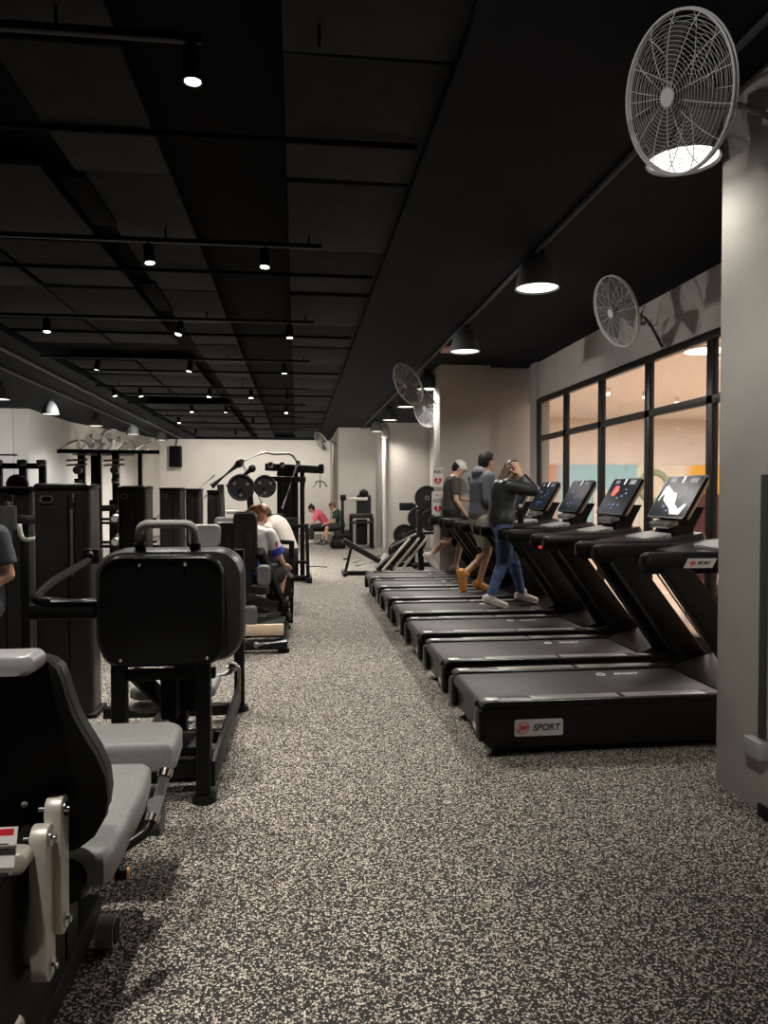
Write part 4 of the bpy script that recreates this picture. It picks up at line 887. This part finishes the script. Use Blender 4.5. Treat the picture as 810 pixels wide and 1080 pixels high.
b = MB(O); b.tube([(.40, 12.95, 1.86), (.40, 12.95, 1.72)], .006, 6); b.tube([(.28, 12.95, 1.62), (.34, 12.95, 1.72), (.46, 12.95, 1.72), (.52, 12.95, 1.62)], .012, 8, .03); b.tube([(.40, 12.95, 1.72), (.40, 12.95, 1.60)], .01, 6); b.build('hanging_grip', M['fan_dark'], g)
b = MB(O); b.box((-.45, 12.9, 1.1), (.45, .3, .12), bev=.03); b.box((-.1, 12.7, .95), (.25, .2, .3), bev=.03); b.bar((-.6, 12.8, .05), (.25, 12.8, .05), .09, .09, .008); b.bar((.2, 12.4, .05), (.2, 13.2, .05), .09, .09, .008); b.bar((-.5, 12.9, .05), (-.42, 12.9, 1.1), .1, .1, .008); b.build('lower_frame', M['black'], g)
b = MB(O); b.bar((.18, 12.5, .05), (.16, 12.5, 1.0), .06, .06, .006); b.bar((.16, 12.5, .95), (-.3, 12.6, .98), .06, .06, .006); b.bar((.18, 12.5, .35), (-.2, 12.6, .35), .05, .05, .006); b.build('guard_rail', M['black'], g)

# --- incline press and plate tree right of the aisle end
g = empty('incline_press', (1.3, 13.6, 0), 'black incline press with long sloping rail beyond the treadmills', 'exercise machine'); O = g.location
b = MB(O); b.bar((.84, 13.6, .64), (1.78, 13.6, .10), .14, .10, .01); b.build('sloping_rail', M['vinyl'], g)
b = MB(O); b.bar((.88, 13.6, .04), (2.3, 13.6, .04), .08, .08, .008); b.bar((.86, 13.3, .04), (.86, 13.9, .04), .07, .07, .008); b.bar((2.3, 13.2, .04), (2.3, 14.0, .04), .08, .08, .008); b.build('floor_frame', M['black'], g)
b = MB(O); b.bar((.88, 13.6, .06), (1.0, 13.6, .56), .05, .05, .006); b.bar((.84, 13.6, .30), (.95, 13.6, .31), .03, .03, .004); b.build('rail_strut', M['black'], g)
for dx, y_ in ((0, 13.45), (.18, 13.6), (.34, 13.75)):
    b = MB(O); b.bar((1.52+dx*1.2, y_-.25, .12), (2.02+dx*1.1, y_-.25, .70), .05, .04, .01); b.build('guide_rod', M['silver'], g)
b = MB(O); b.bar((1.45, 13.35, .10), (2.05, 13.35, .62), .08, .10, .01); b.bar((1.65, 13.9, .08), (2.3, 13.9, .72), .08, .10, .01); b.bar((2.3, 13.6, .05), (2.25, 13.6, 1.2), .10, .10, .01); b.bar((1.72, 13.5, .5), (2.2, 13.5, .75), .3, .06, .01); b.build('carriage', M['black'], g)
b = MB(O); b.box((1.55, 13.6, .25), (.34, .5, .06), rot=(0, -.85, 0), bev=.02); b.build('foot_plate', M['strip'], g)
b = MB(O); b.tube([(1.05, 13.9, .22), (1.5, 13.9, .34), (1.62, 13.95, .30)], .025, 8, .04); b.tube([(1.10, 14.0, .14), (1.5, 14.0, .22)], .025, 8); b.build('side_handle', M['rim'], g)
g = empty('plate_tree', (2.55, 14.8, 0), 'black plate tree loaded with round plates beyond the treadmills', 'rack'); O = g.location
b = MB(O); b.bar((2.36, 15.1, .04), (2.38, 15.1, 1.30), .11, .11, .008); b.box((2.24, 15.1, 1.24), (.28, .14, .16), bev=.01); b.bar((1.9, 15.1, .04), (3.0, 15.1, .04), .09, .09, .008); b.bar((2.92, 15.1, .04), (2.92, 15.1, .75), .06, .06, .008); b.bar((2.45, 15.1, .68), (2.98, 15.1, .70), .05, .05, .006); b.bar((2.36, 14.6, .04), (2.36, 15.4, .04), .08, .08, .008); b.build('frame', M['black'], g)
b = MB(O); b.bar((2.72, 14.45, .66), (2.86, 14.45, 1.08), .07, .03, .006); b.bar((2.84, 14.45, .12), (2.84, 14.45, .55), .05, .03, .004); b.bar((2.86, 14.45, .5), (2.86, 15.1, .5), .03, .03, .004); b.build('pale_bar', M['silver'], g)
for i, (x, y_, z, rr) in enumerate(((2.62, 14.82, 1.42, .25), (2.43, 14.72, 1.02, .22), (2.66, 14.62, .97, .22), (2.15, 14.82, .67, .22), (2.36, 14.71, .55, .23), (2.02, 14.60, .35, .22))):
    b = MB((x, y_, z)); b.cyl((x, y_-.02, z), (x, y_+.04, z), rr, seg=32); b.ring((x, y_-.02, z), (0, 1, 0), rr*.9, .018, 32, 6); b.cyl((x, y_-.06, z), (x, y_+.3, z), .026, seg=12); b.mi = 1; b.cyl((x, y_-.027, z), (x, y_-.019, z), rr*.2, seg=16)
    o = b.build('weight_plate', [M['plate_iron'], M['rim']]); o.location = (x, y_, z)
    tag(o, ['topmost round plate on the plate tree', 'left plate of the middle pair on the plate tree', 'right plate of the middle pair on the plate tree', 'left plate of the lower pair on the plate tree', 'right plate of the lower pair on the plate tree', 'lowest outermost plate on the plate tree'][i], 'weight plate', 'plates on the plate tree')
# --- seated machine in front of the alcove block
g = empty('shoulder_machine', (1.55, 20.5, 0), 'black shoulder machine with headrest by the far alcove block', 'exercise machine'); O = g.location
b = MB(O); b.loft([[(px, 20.6+dy, pz) for px, pz in rrect(.42*q, .66*q, .09*q, 5, c=(1.85, 1.16))] for dy, q in ((-.06, .92), (.0, 1), (.06, .92))]); b.build('backrest', M['vinyl'], g)
b = MB(O); b.sphere((1.85, 20.55, 1.52), .13, (1, .7, .85)); b.build('headrest', M['plastic'], g)
b = MB(O); b.box((1.75, 20.3, .90), (.62, .5, .12), bev=.03); b.box((1.75, 20.25, .72), (.62, .4, .06), bev=.02); b.build('seat', M['vinyl'], g)
b = MB(O); b.bar((1.25, 20.5, 1.36), (1.95, 20.5, 1.36), .07, .09, .01); b.build('press_arm', M['silver'], g)
b = MB(O); b.bar((1.25, 20.5, .4), (1.25, 20.5, 1.45), .08, .08, .008); b.box((1.27, 20.5, 1.40), (.16, .14, .16), bev=.03); b.build('arm_post', M['black'], g)
for x, y_ in ((1.48, 20.1), (2.05, 20.1), (1.48, 20.7), (2.05, 20.7)):
    b = MB(O); b.bar((x, y_, 0), (x, y_, .86), .06, .06, .006); b.build('leg', M['black'], g)
b = MB(O); b.box((1.77, 20.4, .45), (.30, .3, .7), bev=.03); b.bar((.95, 20.2, .32), (1.5, 20.2, .36), .1, .1, .01); b.box((1.1, 20.2, .15), (.42, .36, .24), bev=.04); b.build('lower_frame', M['black'], g)
# bench of the two people at the far end
g = empty('flat_bench', (.72, 22.3, 0), 'low dark workout bench under the person in pink', 'bench'); O = g.location
b = MB(O); b.box((.72, 22.4, .41), (1.1, .32, .09), bev=.03); b.build('bench_pad', M['vinyl'], g)
for x in (.30, 1.15):
    b = MB(O); b.bar((x, 22.4, 0), (x, 22.4, .37), .06, .08, .006); b.bar((x, 22.15, .03), (x, 22.65, .03), .06, .06, .006); b.build('leg', M['black'], g)
# free weights and a cable on the floor
b = MB((.2, 15.2, 0)); b.tube([(-.1, 15.4, .008), (.15, 15.15, .008), (.35, 15.3, .008), (.6, 15.1, .008)], .008, 6, .1); o = b.build('floor_cable', M['black']); o.location = (.2, 15.2, 0); tag(o, 'thin black cable lying across the far aisle floor', 'cable')

# ------------------------------------------------------------------ people
def remeshed(name, mb, m, parent=None, voxel=.011, smooth=5):
    o = mb.build(name, m, parent)
    md = o.modifiers.new('r', 'REMESH'); md.mode = 'VOXEL'; md.voxel_size = voxel; md.use_smooth_shade = True
    sm = o.modifiers.new('s', 'SMOOTH'); sm.factor = .5; sm.iterations = smooth
    dg = bpy.context.evaluated_depsgraph_get(); dg.update()
    me = bpy.data.meshes.new_from_object(o.evaluated_get(dg)); me.name = name
    o.modifiers.clear(); old = o.data; o.data = me; bpy.data.meshes.remove(old)
    me.materials.clear()
    for q in (m if isinstance(m, (list, tuple)) else [m]): me.materials.append(q)
    for p in me.polygons: p.use_smooth = True; p.material_index = 0
    return o
def cap_cone(mb, p0, p1, r0, r1, flat1=False, flat0=False):
    p0, p1 = V(p0), V(p1)
    mb.cyl(p0, p1, r0, r1, seg=14)
    if not flat0: mb.sphere(p0, r0, u=14, v=9)
    if not flat1: mb.sphere(p1, r1, u=14, v=9)
TOR = [(-.14, .120, .095), (-.05, .158, .115), (.06, .162, .118), (.28, .140, .102), (.5, .146, .106), (.72, .172, .115), (.9, .168, .098), (1.0, .105, .072), (1.08, .056, .054)]
def torso(mb, J, g=0., t0=-.2, t1=2, wk=1., end=None):
    pel, ch, nk = V(J['pel']), V(J['chest']), V(J['neck'])
    la = (V(J['hipL'])-V(J['hipR'])).normalized(); lb = (V(J['shL'])-V(J['shR'])).normalized()
    def sp(t):
        return pel*(1-t)**2+(ch*2-(pel+nk)*.5)*2*t*(1-t)+nk*t*t if 0 <= t <= 1 else (pel+(sp(.1)-sp(0))*10*t if t < 0 else nk+(sp(1)-sp(.9))*10*(t-1))
    rings = []
    for t, w_, d_ in TOR:
        if t < t0 or t > t1: continue
        c = sp(t); ax = (sp(t+.02)-sp(t-.02)).normalized(); l = la.lerp(lb, max(0, min(1, t))); l = (l-ax*l.dot(ax)).normalized(); f = l.cross(ax)
        rings.append([c+l*(w_*wk+g)*math.cos(2*math.pi*k/20)+f*(d_*wk+g)*math.sin(2*math.pi*k/20) for k in range(20)])
    mb.loft(rings)
def fingers(mb, wrist, d, pn, side, curl=.5, s=1.):
    """four unequal fingers and a thumb; d along the palm, pn the palm's inward normal, side towards the thumb"""
    wrist, d, pn, side = V(wrist), V(d).normalized(), V(pn).normalized(), V(side).normalized()
    for i, ln in enumerate((.068, .078, .073, .056)):
        p = wrist+d*.078*s+side*(.027-.018*i)*s; a = 0
        for k, q in enumerate((.45, .32, .23)):
            a += curl*(.6+.35*k); dd = d*math.cos(a)+pn*math.sin(a); p2 = p+dd*ln*q*s
            cap_cone(mb, p, p2, (.0085-.001*k)*s, (.0078-.001*k)*s); p = p2
    p = wrist+d*.03*s+side*.034*s; dd = (d*.65+side*.6+pn*.25).normalized()
    for k, ln in enumerate((.036, .028)):
        p2 = p+dd*ln*s; cap_cone(mb, p, p2, (.0105-.001*k)*s, (.009-.001*k)*s); p = p2; dd = (dd+d*.4+pn*.25).normalized()
def person(loc, rz, J, label, skin, head_f, head_u=(0, 0, 1), hands=None, vox=.011, foot_r=.036, sk=1.):
    hf = V(head_f).normalized(); hl = V(head_u).cross(hf).normalized(); hu = hf.cross(hl); rot = Matrix((hf, hl, hu)).transposed(); hc = V(J['head'])
    b = MB(); torso(b, J)
    cap_cone(b, V(J['neck'])+V((0, 0, -.03)), hc-hu*.05-hf*.01, .056, .052)
    b.sphere(hc, 1, (.097, .076, .106), rot, 20, 14); b.sphere(hc+hf*.028-hu*.062, 1, (.062, .054, .056), rot)
    b.sphere(hc+hf*.094-hu*.018, 1, (.020, .013, .024), rot); b.sphere(hc+hf*.082-hu*.074, 1, (.018, .022, .014), rot)
    for s in (1, -1): b.sphere(hc+hl*s*.077-hu*.008-hf*.006, 1, (.022, .011, .032), rot)
    for s in 'LR':
        sh, el, wr = V(J['sh'+s]), V(J['el'+s]), V(J['wr'+s]); cap_cone(b, sh, el, .050, .038); cap_cone(b, el, wr, .039, .026)
        hp, kn, an, to = V(J['hip'+s]), V(J['kn'+s]), V(J['an'+s]), V(J['toe'+s])
        cap_cone(b, hp, kn, .082, .054); cap_cone(b, kn, an, .052, .036); ca = kn.lerp(an, .28); bk = (an-kn).normalized().cross((V(J['hipL'])-V(J['hipR'])).normalized())
        b.sphere(ca+bk*-.010, .053, (1, 1, 1.2)); cap_cone(b, an, to, .036, .028)
        d, pn, sd = (hands or {}).get(s, ((0, 0, -1), (0, 1 if s == 'R' else -1, 0), (1, 0, 0)))[:3]
        d, pn, sd = V(d).normalized(), V(pn).normalized(), V(sd).normalized(); m = Matrix((d, sd, pn)).transposed()
        b.sphere(wr+d*.045, 1, (.052, .040, .019), m)
    o = remeshed('person', b, [skin, M['eye'], M['lip']], None, vox)
    # fingers, eyes and mouth grow out of the same mesh
    b = MB(); b.bm.from_mesh(o.data)
    for s in 'LR':
        h = (hands or {}).get(s, ((0, 0, -1), (0, 1 if s == 'R' else -1, 0), (1, 0, 0)))
        fingers(b, J['wr'+s], h[0], h[1], h[2], h[3] if len(h) > 3 else .35)
    b.mi = 1
    for s in (1, -1): b.sphere(hc+hf*.083+hl*s*.031+hu*.006, .0115, (1, 1.3, .75), rot, 10, 7); b.sphere(hc+hf*.090+hl*s*.031+hu*.030, 1, (.006, .020, .004), rot, 8, 6)
    b.mi = 2; b.sphere(hc+hf*.086-hu*.055, 1, (.010, .022, .006), rot, 10, 7)
    bmesh.ops.recalc_face_normals(b.bm, faces=b.bm.faces)
    for f in b.bm.faces: f.smooth = True
    b.bm.to_mesh(o.data); b.bm.free()
    o.location = loc; o.rotation_euler = (0, 0, rz); tag(o, label, 'person')
    o_info = dict(o=o, J=J, hc=hc, hf=hf, hl=hl, hu=hu, rot=rot, vox=vox); return o_info
def hair(P, m, kind='short'):
    b = MB(); hc, f, l, u, rot = P['hc'], P['hf'], P['hl'], P['hu'], P['rot']
    b.sphere(hc+u*.024-f*.016, 1, (.099, .085, .100), rot, 20, 14); b.sphere(hc-f*.040-u*.010, 1, (.072, .080, .085), rot)
    if kind == 'short': b.sphere(hc+u*.075+f*.035, 1, (.055, .068, .040), rot)
    if kind == 'messy':
        for k in range(14):
            a = 2*math.pi*k/14; b.sphere(hc+u*(.06+.03*math.sin(k*3.1))-f*(.02+.07*math.cos(a))+l*.075*math.sin(a), .036)
    if kind == 'long':
        for dy in (-.045, 0, .045): cap_cone(b, hc-f*.06+l*dy, V(P['J']['neck'])-f*.10+l*dy*1.2-V((0, 0, .10)), .044, .026)
        cap_cone(b, hc+u*.03+f*.02-l*.07, hc-u*.10-f*.03-l*.075, .026, .02); cap_cone(b, hc+u*.03+f*.02+l*.07, hc-u*.10-f*.03+l*.075, .026, .02)
    if kind == 'bun': b.sphere(hc+u*.11-f*.05, .038)
    return remeshed('hair', b, m, P['o'], .009, 3)
def cap(P, m):
    b = MB(); hc, f, l, u, rot = P['hc'], P['hf'], P['hl'], P['hu'], P['rot']
    b.sphere(hc+u*.040-f*.004, 1, (.109, .090, .086), rot, 22, 14)
    b.loft([[hc+u*(.038+.006*k-.02*(abs(x)/.08)**2)+f*y+l*x for x, y in [(.080*math.sin(t), .075+.105*math.cos(t)) for t in [math.pi*(-.5+j/12) for j in range(13)]]+[(.06, .06), (-.06, .06)]] for k in (0, 1)])
    return remeshed('cap', b, m, P['o'], .007, 2)
def top(P, name, m, sleeve=.6, g=.016, low=-.12, hood=False, hem=None):
    """sleeve 0-1 upper arm, 1-2 down to the wrist"""
    b = MB(); J = P['J']; torso(b, J, g, low, 1.02)
    for s in 'LR':
        sh, el, wr = V(J['sh'+s]), V(J['el'+s]), V(J['wr'+s])
        if sleeve <= 1: cap_cone(b, sh, sh.lerp(el, sleeve), .058+g*.6, .056+g*.6, True)
        else: cap_cone(b, sh, el, .060+g*.6, .048+g*.6); cap_cone(b, el, el.lerp(wr, sleeve-1), .048+g*.6, .036+g*.5, True)
    if hood: b.sphere(V(J['neck'])-P['hf']*.075+V((0, 0, .0)), 1, (.085, .12, .08))
    return remeshed(name, b, m, P['o'], P['vox'], 4)
def legs(P, name, m, length=.7, g=.016, tight=False):
    """length 0-1 thigh, 1-2 down to the ankle"""
    b = MB(); J = P['J']; torso(b, J, g, -.2, .16)
    for s in 'LR':
        hp, kn, an = V(J['hip'+s]), V(J['kn'+s]), V(J['an'+s]); e = 0 if tight else .022
        if length <= 1: cap_cone(b, hp, hp.lerp(kn, length), .090+g, .066+g+e, True)
        else: cap_cone(b, hp, kn, .084+g, .056+g+e*.5); cap_cone(b, kn, kn.lerp(an, length-1), .056+g+e*.5, .038+g*.6+e, True)
    return remeshed(name, b, m, P['o'], P['vox'], 4)
def shoes(P, m, m2=None):
    for s in 'LR':
        J = P['J']; an, to = V(J['an'+s]), V(J['toe'+s]); d = (to-an).normalized(); dn = d.cross((V(J['hipL'])-V(J['hipR'])).normalized()); 
        if dn.dot(an-V(J['kn'+s])) < 0: dn = -dn
        b = MB(); heel = an-d*.035+dn*.018
        cap_cone(b, heel, to+d*.02+dn*.006, .045, .036); cap_cone(b, an-dn*.035, an+dn*.02, .046, .048)
        b.bar(heel-d*.035+dn*.034, to+d*.05+dn*.034, .082, .022, .008)
        remeshed('shoe', b, m, P['o'], .009, 2)
D = .31   # belt height of the treadmills

# man in white cap on the last treadmill
J = dict(pel=(0, 0, .93), chest=(.0, 0, 1.20), neck=(.03, 0, 1.44), head=(.115, 0, 1.575), shL=(.0, .185, 1.385), shR=(.0, -.185, 1.385),
         elL=(.06, .23, 1.13), elR=(.02, -.23, 1.10), wrL=(.30, .12, 1.10), wrR=(.17, -.22, .88), hipL=(.0, .095, .90), hipR=(.0, -.095, .90),
         knL=(-.03, .10, .50), knR=(.13, -.10, .50), anL=(-.33, .10, .26), anR=(.03, -.10, .10), toeL=(-.22, .10, .11), toeR=(.19, -.10, .035))
P = person((2.28, 10.80, D), 0, J, 'man in white cap and charcoal T-shirt walking on a treadmill, looking at his phone', M['skin'], (.80, 0, -.52), hands=dict(L=((1, -.1, .05), (0, -.2, 1), (0, -1, .2), .5), R=((.7, .1, -.7), (.6, 0, .7), (0, 1, 0), .7)))
hair(P, M['hair']); cap(P, M['c_white']); top(P, 'shirt', M['c_grey'], .72, .020); legs(P, 'shorts', M['c_black'], .88, .022); shoes(P, M['shoe_w'])
b = MB((2.66, 10.92, D+1.13)); b.box((2.665, 10.915, D+1.14), (.145, .072, .009), rot=(0, -.25, 0), bev=.004); o = b.build('phone', M['satin']); o.location = (2.66, 10.92, D+1.13); tag(o, 'dark mobile phone held by the man in the white cap', 'phone')

# man in slate hoodie mid-stride
J = dict(pel=(0, 0, .92), chest=(.0, 0, 1.20), neck=(.03, 0, 1.44), head=(.08, .02, 1.585), shL=(.0, .19, 1.385), shR=(.0, -.19, 1.385),
         elL=(.06, .24, 1.12), elR=(-.04, -.24, 1.12), wrL=(.26, .16, 1.08), wrR=(.17, -.20, 1.02), hipL=(.0, .095, .89), hipR=(.0, -.095, .89),
         knL=(.15, .10, .50), knR=(.02, -.10, .48), anL=(.02, .10, .10), anR=(-.28, -.09, .24), toeL=(.17, .10, .035), toeR=(-.26, -.09, .08))
P = person((2.20, 8.70, D), R(14), J, 'man in slate hoodie and pale shorts with orange shoes, jogging on a treadmill', M['skin2'], (.95, .25, -.05), hands=dict(L=((1, -.2, .1), (0, -1, 0), (0, 0, 1), .8), R=((1, .2, -.1), (0, 1, 0), (0, 0, 1), .8)))
hair(P, M['hair']); top(P, 'hoodie', M['c_slate'], 1.9, .028, hood=True); legs(P, 'shorts', M['c_lgrey'], .80, .022); shoes(P, M['shoe_o'])

# woman adjusting her hair
J = dict(pel=(-.02, 0, .90), chest=(-.005, 0, 1.12), neck=(.035, 0, 1.32), head=(.105, -.01, 1.43), shL=(.01, .165, 1.28), shR=(.01, -.165, 1.28),
         elL=(.26, .20, 1.235), elR=(.27, -.21, 1.225), wrL=(.16, .11, 1.40), wrR=(.145, -.135, 1.395), hipL=(-.02, .085, .875), hipR=(-.02, -.085, .875),
         knL=(.14, .09, .49), knR=(-.02, -.09, .48), anL=(.24, .09, .105), anR=(-.16, -.09, .10), toeL=(.37, .09, .06), toeR=(-.01, -.09, .035))
P = person((2.16, 7.62, D), 0, J, 'woman in black jacket and blue leggings on a treadmill with hands at her hair', M['skin'], (.90, .05, -.38), hands=dict(L=((-.3, -.2, 1), (-.5, -1, 0), (-.7, .5, 0), .5), R=((-.35, .15, .95), (-.1, 1, .1), (-.8, 0, -.3), .45)), vox=.0105)
hair(P, M['hair_b'], 'long'); top(P, 'jacket', M['c_jacket'], 1.86, .028, -.2); legs(P, 'leggings', M['c_blue'], 1.96, .013, True); shoes(P, M['shoe_w'])

# person in white and blue seated on the leg machine
J = dict(pel=(0, 0, .70), chest=(.05, 0, .94), neck=(.14, 0, 1.14), head=(.22, .03, 1.265), shL=(.11, .18, 1.08), shR=(.11, -.18, 1.08),
         elL=(.20, .25, .86), elR=(.20, -.24, .85), wrL=(.40, .16, .76), wrR=(.40, -.16, .75), hipL=(.02, .10, .68), hipR=(.02, -.10, .68),
         knL=(.42, .13, .66), knR=(.42, -.13, .66), anL=(.38, .13, .37), anR=(.34, -.13, .36), toeL=(.52, .13, .315), toeR=(.48, -.13, .305))
P = person((-.49, 7.64, 0), R(58), J, 'person in white and blue T-shirt with tousled reddish hair, seated on a leg machine', M['skin'], (.85, .2, -.4), hands=dict(L=((1, 0, -.2), (0, 0, -1), (0, -1, 0), .7), R=((1, 0, -.2), (0, 0, -1), (0, 1, 0), .7)))
hair(P, M['hair_r'], 'messy'); sh = top(P, 'shirt', M['c_white'], .80, .022); legs(P, 'shorts', M['c_black'], .85, .02); shoes(P, M['shoe_w'])
b = MB(); torso(b, J, .030, -.06, .42); [cap_cone(b, V(J['sh'+q]).lerp(V(J['el'+q]), .55), V(J['sh'+q]).lerp(V(J['el'+q]), .86), .074, .072, True, True) for q in 'LR']; remeshed('shirt_hem', b, M['c_royal'], sh, .011, 3)
b = MB(); b.box((.135, -.262, .985), (.07, .014, .06), bev=.006); b.build('shirt_emblem', M['red'], sh)

# person in beige shirt bending down
J = dict(pel=(0, 0, .80), chest=(.07, 0, 1.03), neck=(.21, 0, 1.16), head=(.31, .0, 1.25), shL=(.17, .19, 1.08), shR=(.17, -.19, 1.08),
         elL=(.18, .25, .81), elR=(.16, -.25, .82), wrL=(.24, .2, .58), wrR=(.28, -.2, .60), hipL=(.0, .10, .78), hipR=(.0, -.10, .78),
         knL=(.13, .12, .45), knR=(.16, -.12, .45), anL=(.02, .12, .10), anR=(.05, -.12, .10), toeL=(.17, .12, .035), toeR=(.20, -.12, .035))
P = person((-.13, 9.1, 0), R(160), J, 'person in beige T-shirt and pale cap bending down beside a leg machine', M['skin2'], (.75, 0, -.65), hands=dict(L=((.3, 0, -1), (0, -1, 0), (1, 0, .3), .6), R=((.3, 0, -1), (0, 1, 0), (1, 0, .3), .6)))
hair(P, M['hair']); cap(P, M['c_white']); top(P, 'shirt', M['c_cream'], .75, .024); legs(P, 'shorts', M['c_black'], .92, .025); shoes(P, M['shoe_d'])

# two people at the far bench
J = dict(pel=(0, 0, .56), chest=(.12, 0, .80), neck=(.32, 0, .96), head=(.44, 0, 1.06), shL=(.27, .18, .91), shR=(.27, -.18, .91),
         elL=(.36, .22, .66), elR=(.38, -.2, .66), wrL=(.58, .12, .56), wrR=(.60, -.12, .56), hipL=(.0, .10, .54), hipR=(.0, -.10, .54),
         knL=(.42, .16, .50), knR=(.38, -.16, .50), anL=(.44, .16, .10), anR=(.56, -.16, .10), toeL=(.59, .16, .035), toeR=(.71, -.16, .035))
hd = dict(L=((1, -.3, -.2), (0, 0, -1), (0, -1, 0), .6), R=((1, .3, -.2), (0, 0, -1), (0, 1, 0), .6))
P = person((.86, 22.36, 0), R(180), J, 'person in bright pink top and black trousers sitting bent forward at the far end', M['skin2'], (.85, 0, -.4), hands=hd, vox=.013)
hair(P, M['hair'], 'bun'); top(P, 'shirt', M['c_pink'], .8, .024); legs(P, 'trousers', M['c_black'], 1.9, .018); shoes(P, M['shoe_w'])
J2 = dict(J); J2.update(chest=(.06, 0, .82), neck=(.17, 0, 1.02), head=(.25, 0, 1.14), shL=(.13, .17, .96), shR=(.13, -.17, .96), elL=(.22, .22, .70), elR=(.22, -.22, .70), wrL=(.44, .14, .62), wrR=(.44, -.14, .62))
P = person((1.28, 21.85, 0), R(180), J2, 'person in dark green T-shirt sitting behind the person in pink', M['skin2'], (.85, 0, -.4), hands=hd, vox=.013)
hair(P, M['hair_b']); top(P, 'shirt', M['c_green'], .7, .022); legs(P, 'shorts', M['c_black'], .9, .02); shoes(P, M['shoe_d'])
g = empty('workout_box', (1.30, 21.85, 0), 'low padded black box under the person in dark green', 'bench'); O = g.location
b = MB(O); b.box((1.30, 21.85, .22), (.46, .42, .44), bev=.03); b.build('box_body', M['vinyl'], g)

# man at the left edge
J = dict(pel=(0, 0, .80), chest=(.0, 0, 1.06), neck=(.04, 0, 1.30), head=(.08, 0, 1.44), shL=(.0, .19, 1.245), shR=(.0, -.19, 1.245),
         elL=(-.04, .235, 1.0), elR=(.0, -.24, 1.0), wrL=(.17, .19, .89), wrR=(.2, -.14, .9), hipL=(.02, .10, .79), hipR=(.02, -.10, .79),
         knL=(.42, .15, .77), knR=(.42, -.15, .77), anL=(.40, .15, .36), anR=(.40, -.15, .36), toeL=(.54, .15, .31), toeR=(.54, -.15, .31))
P = person((-1.99, 4.90, 0), R(236), J, 'man in dark grey T-shirt seated at the left edge with watch on his wrist', M['skin2'], (1, 0, -.2), hands=dict(L=((.9, -.1, -.4), (0, 0, -1), (0, -1, 0), .6), R=((.9, .1, -.4), (0, 0, -1), (0, 1, 0), .6)))
hair(P, M['hair']); top(P, 'shirt', M['c_dgrey'], .75, .022); legs(P, 'trousers', M['c_dgrey'], 1.9, .02); shoes(P, M['shoe_d'])
b = MB(); b.ring((.145, .195, .90), (.85, -.2, -.45), .033, .009, 20, 6); b.build('watch', M['plastic'], P['o'])


sc = bpy.context.scene
sc.view_settings.view_transform = 'Standard'; sc.view_settings.look = 'None'; sc.view_settings.gamma = 1; sc.view_settings.exposure = 0
sc.view_settings.use_curve_mapping = False
sc.cycles.use_denoising = True
sc.cycles.max_bounces = 8; sc.cycles.transparent_max_bounces = 24
sc.cycles.sample_clamp_indirect = 4
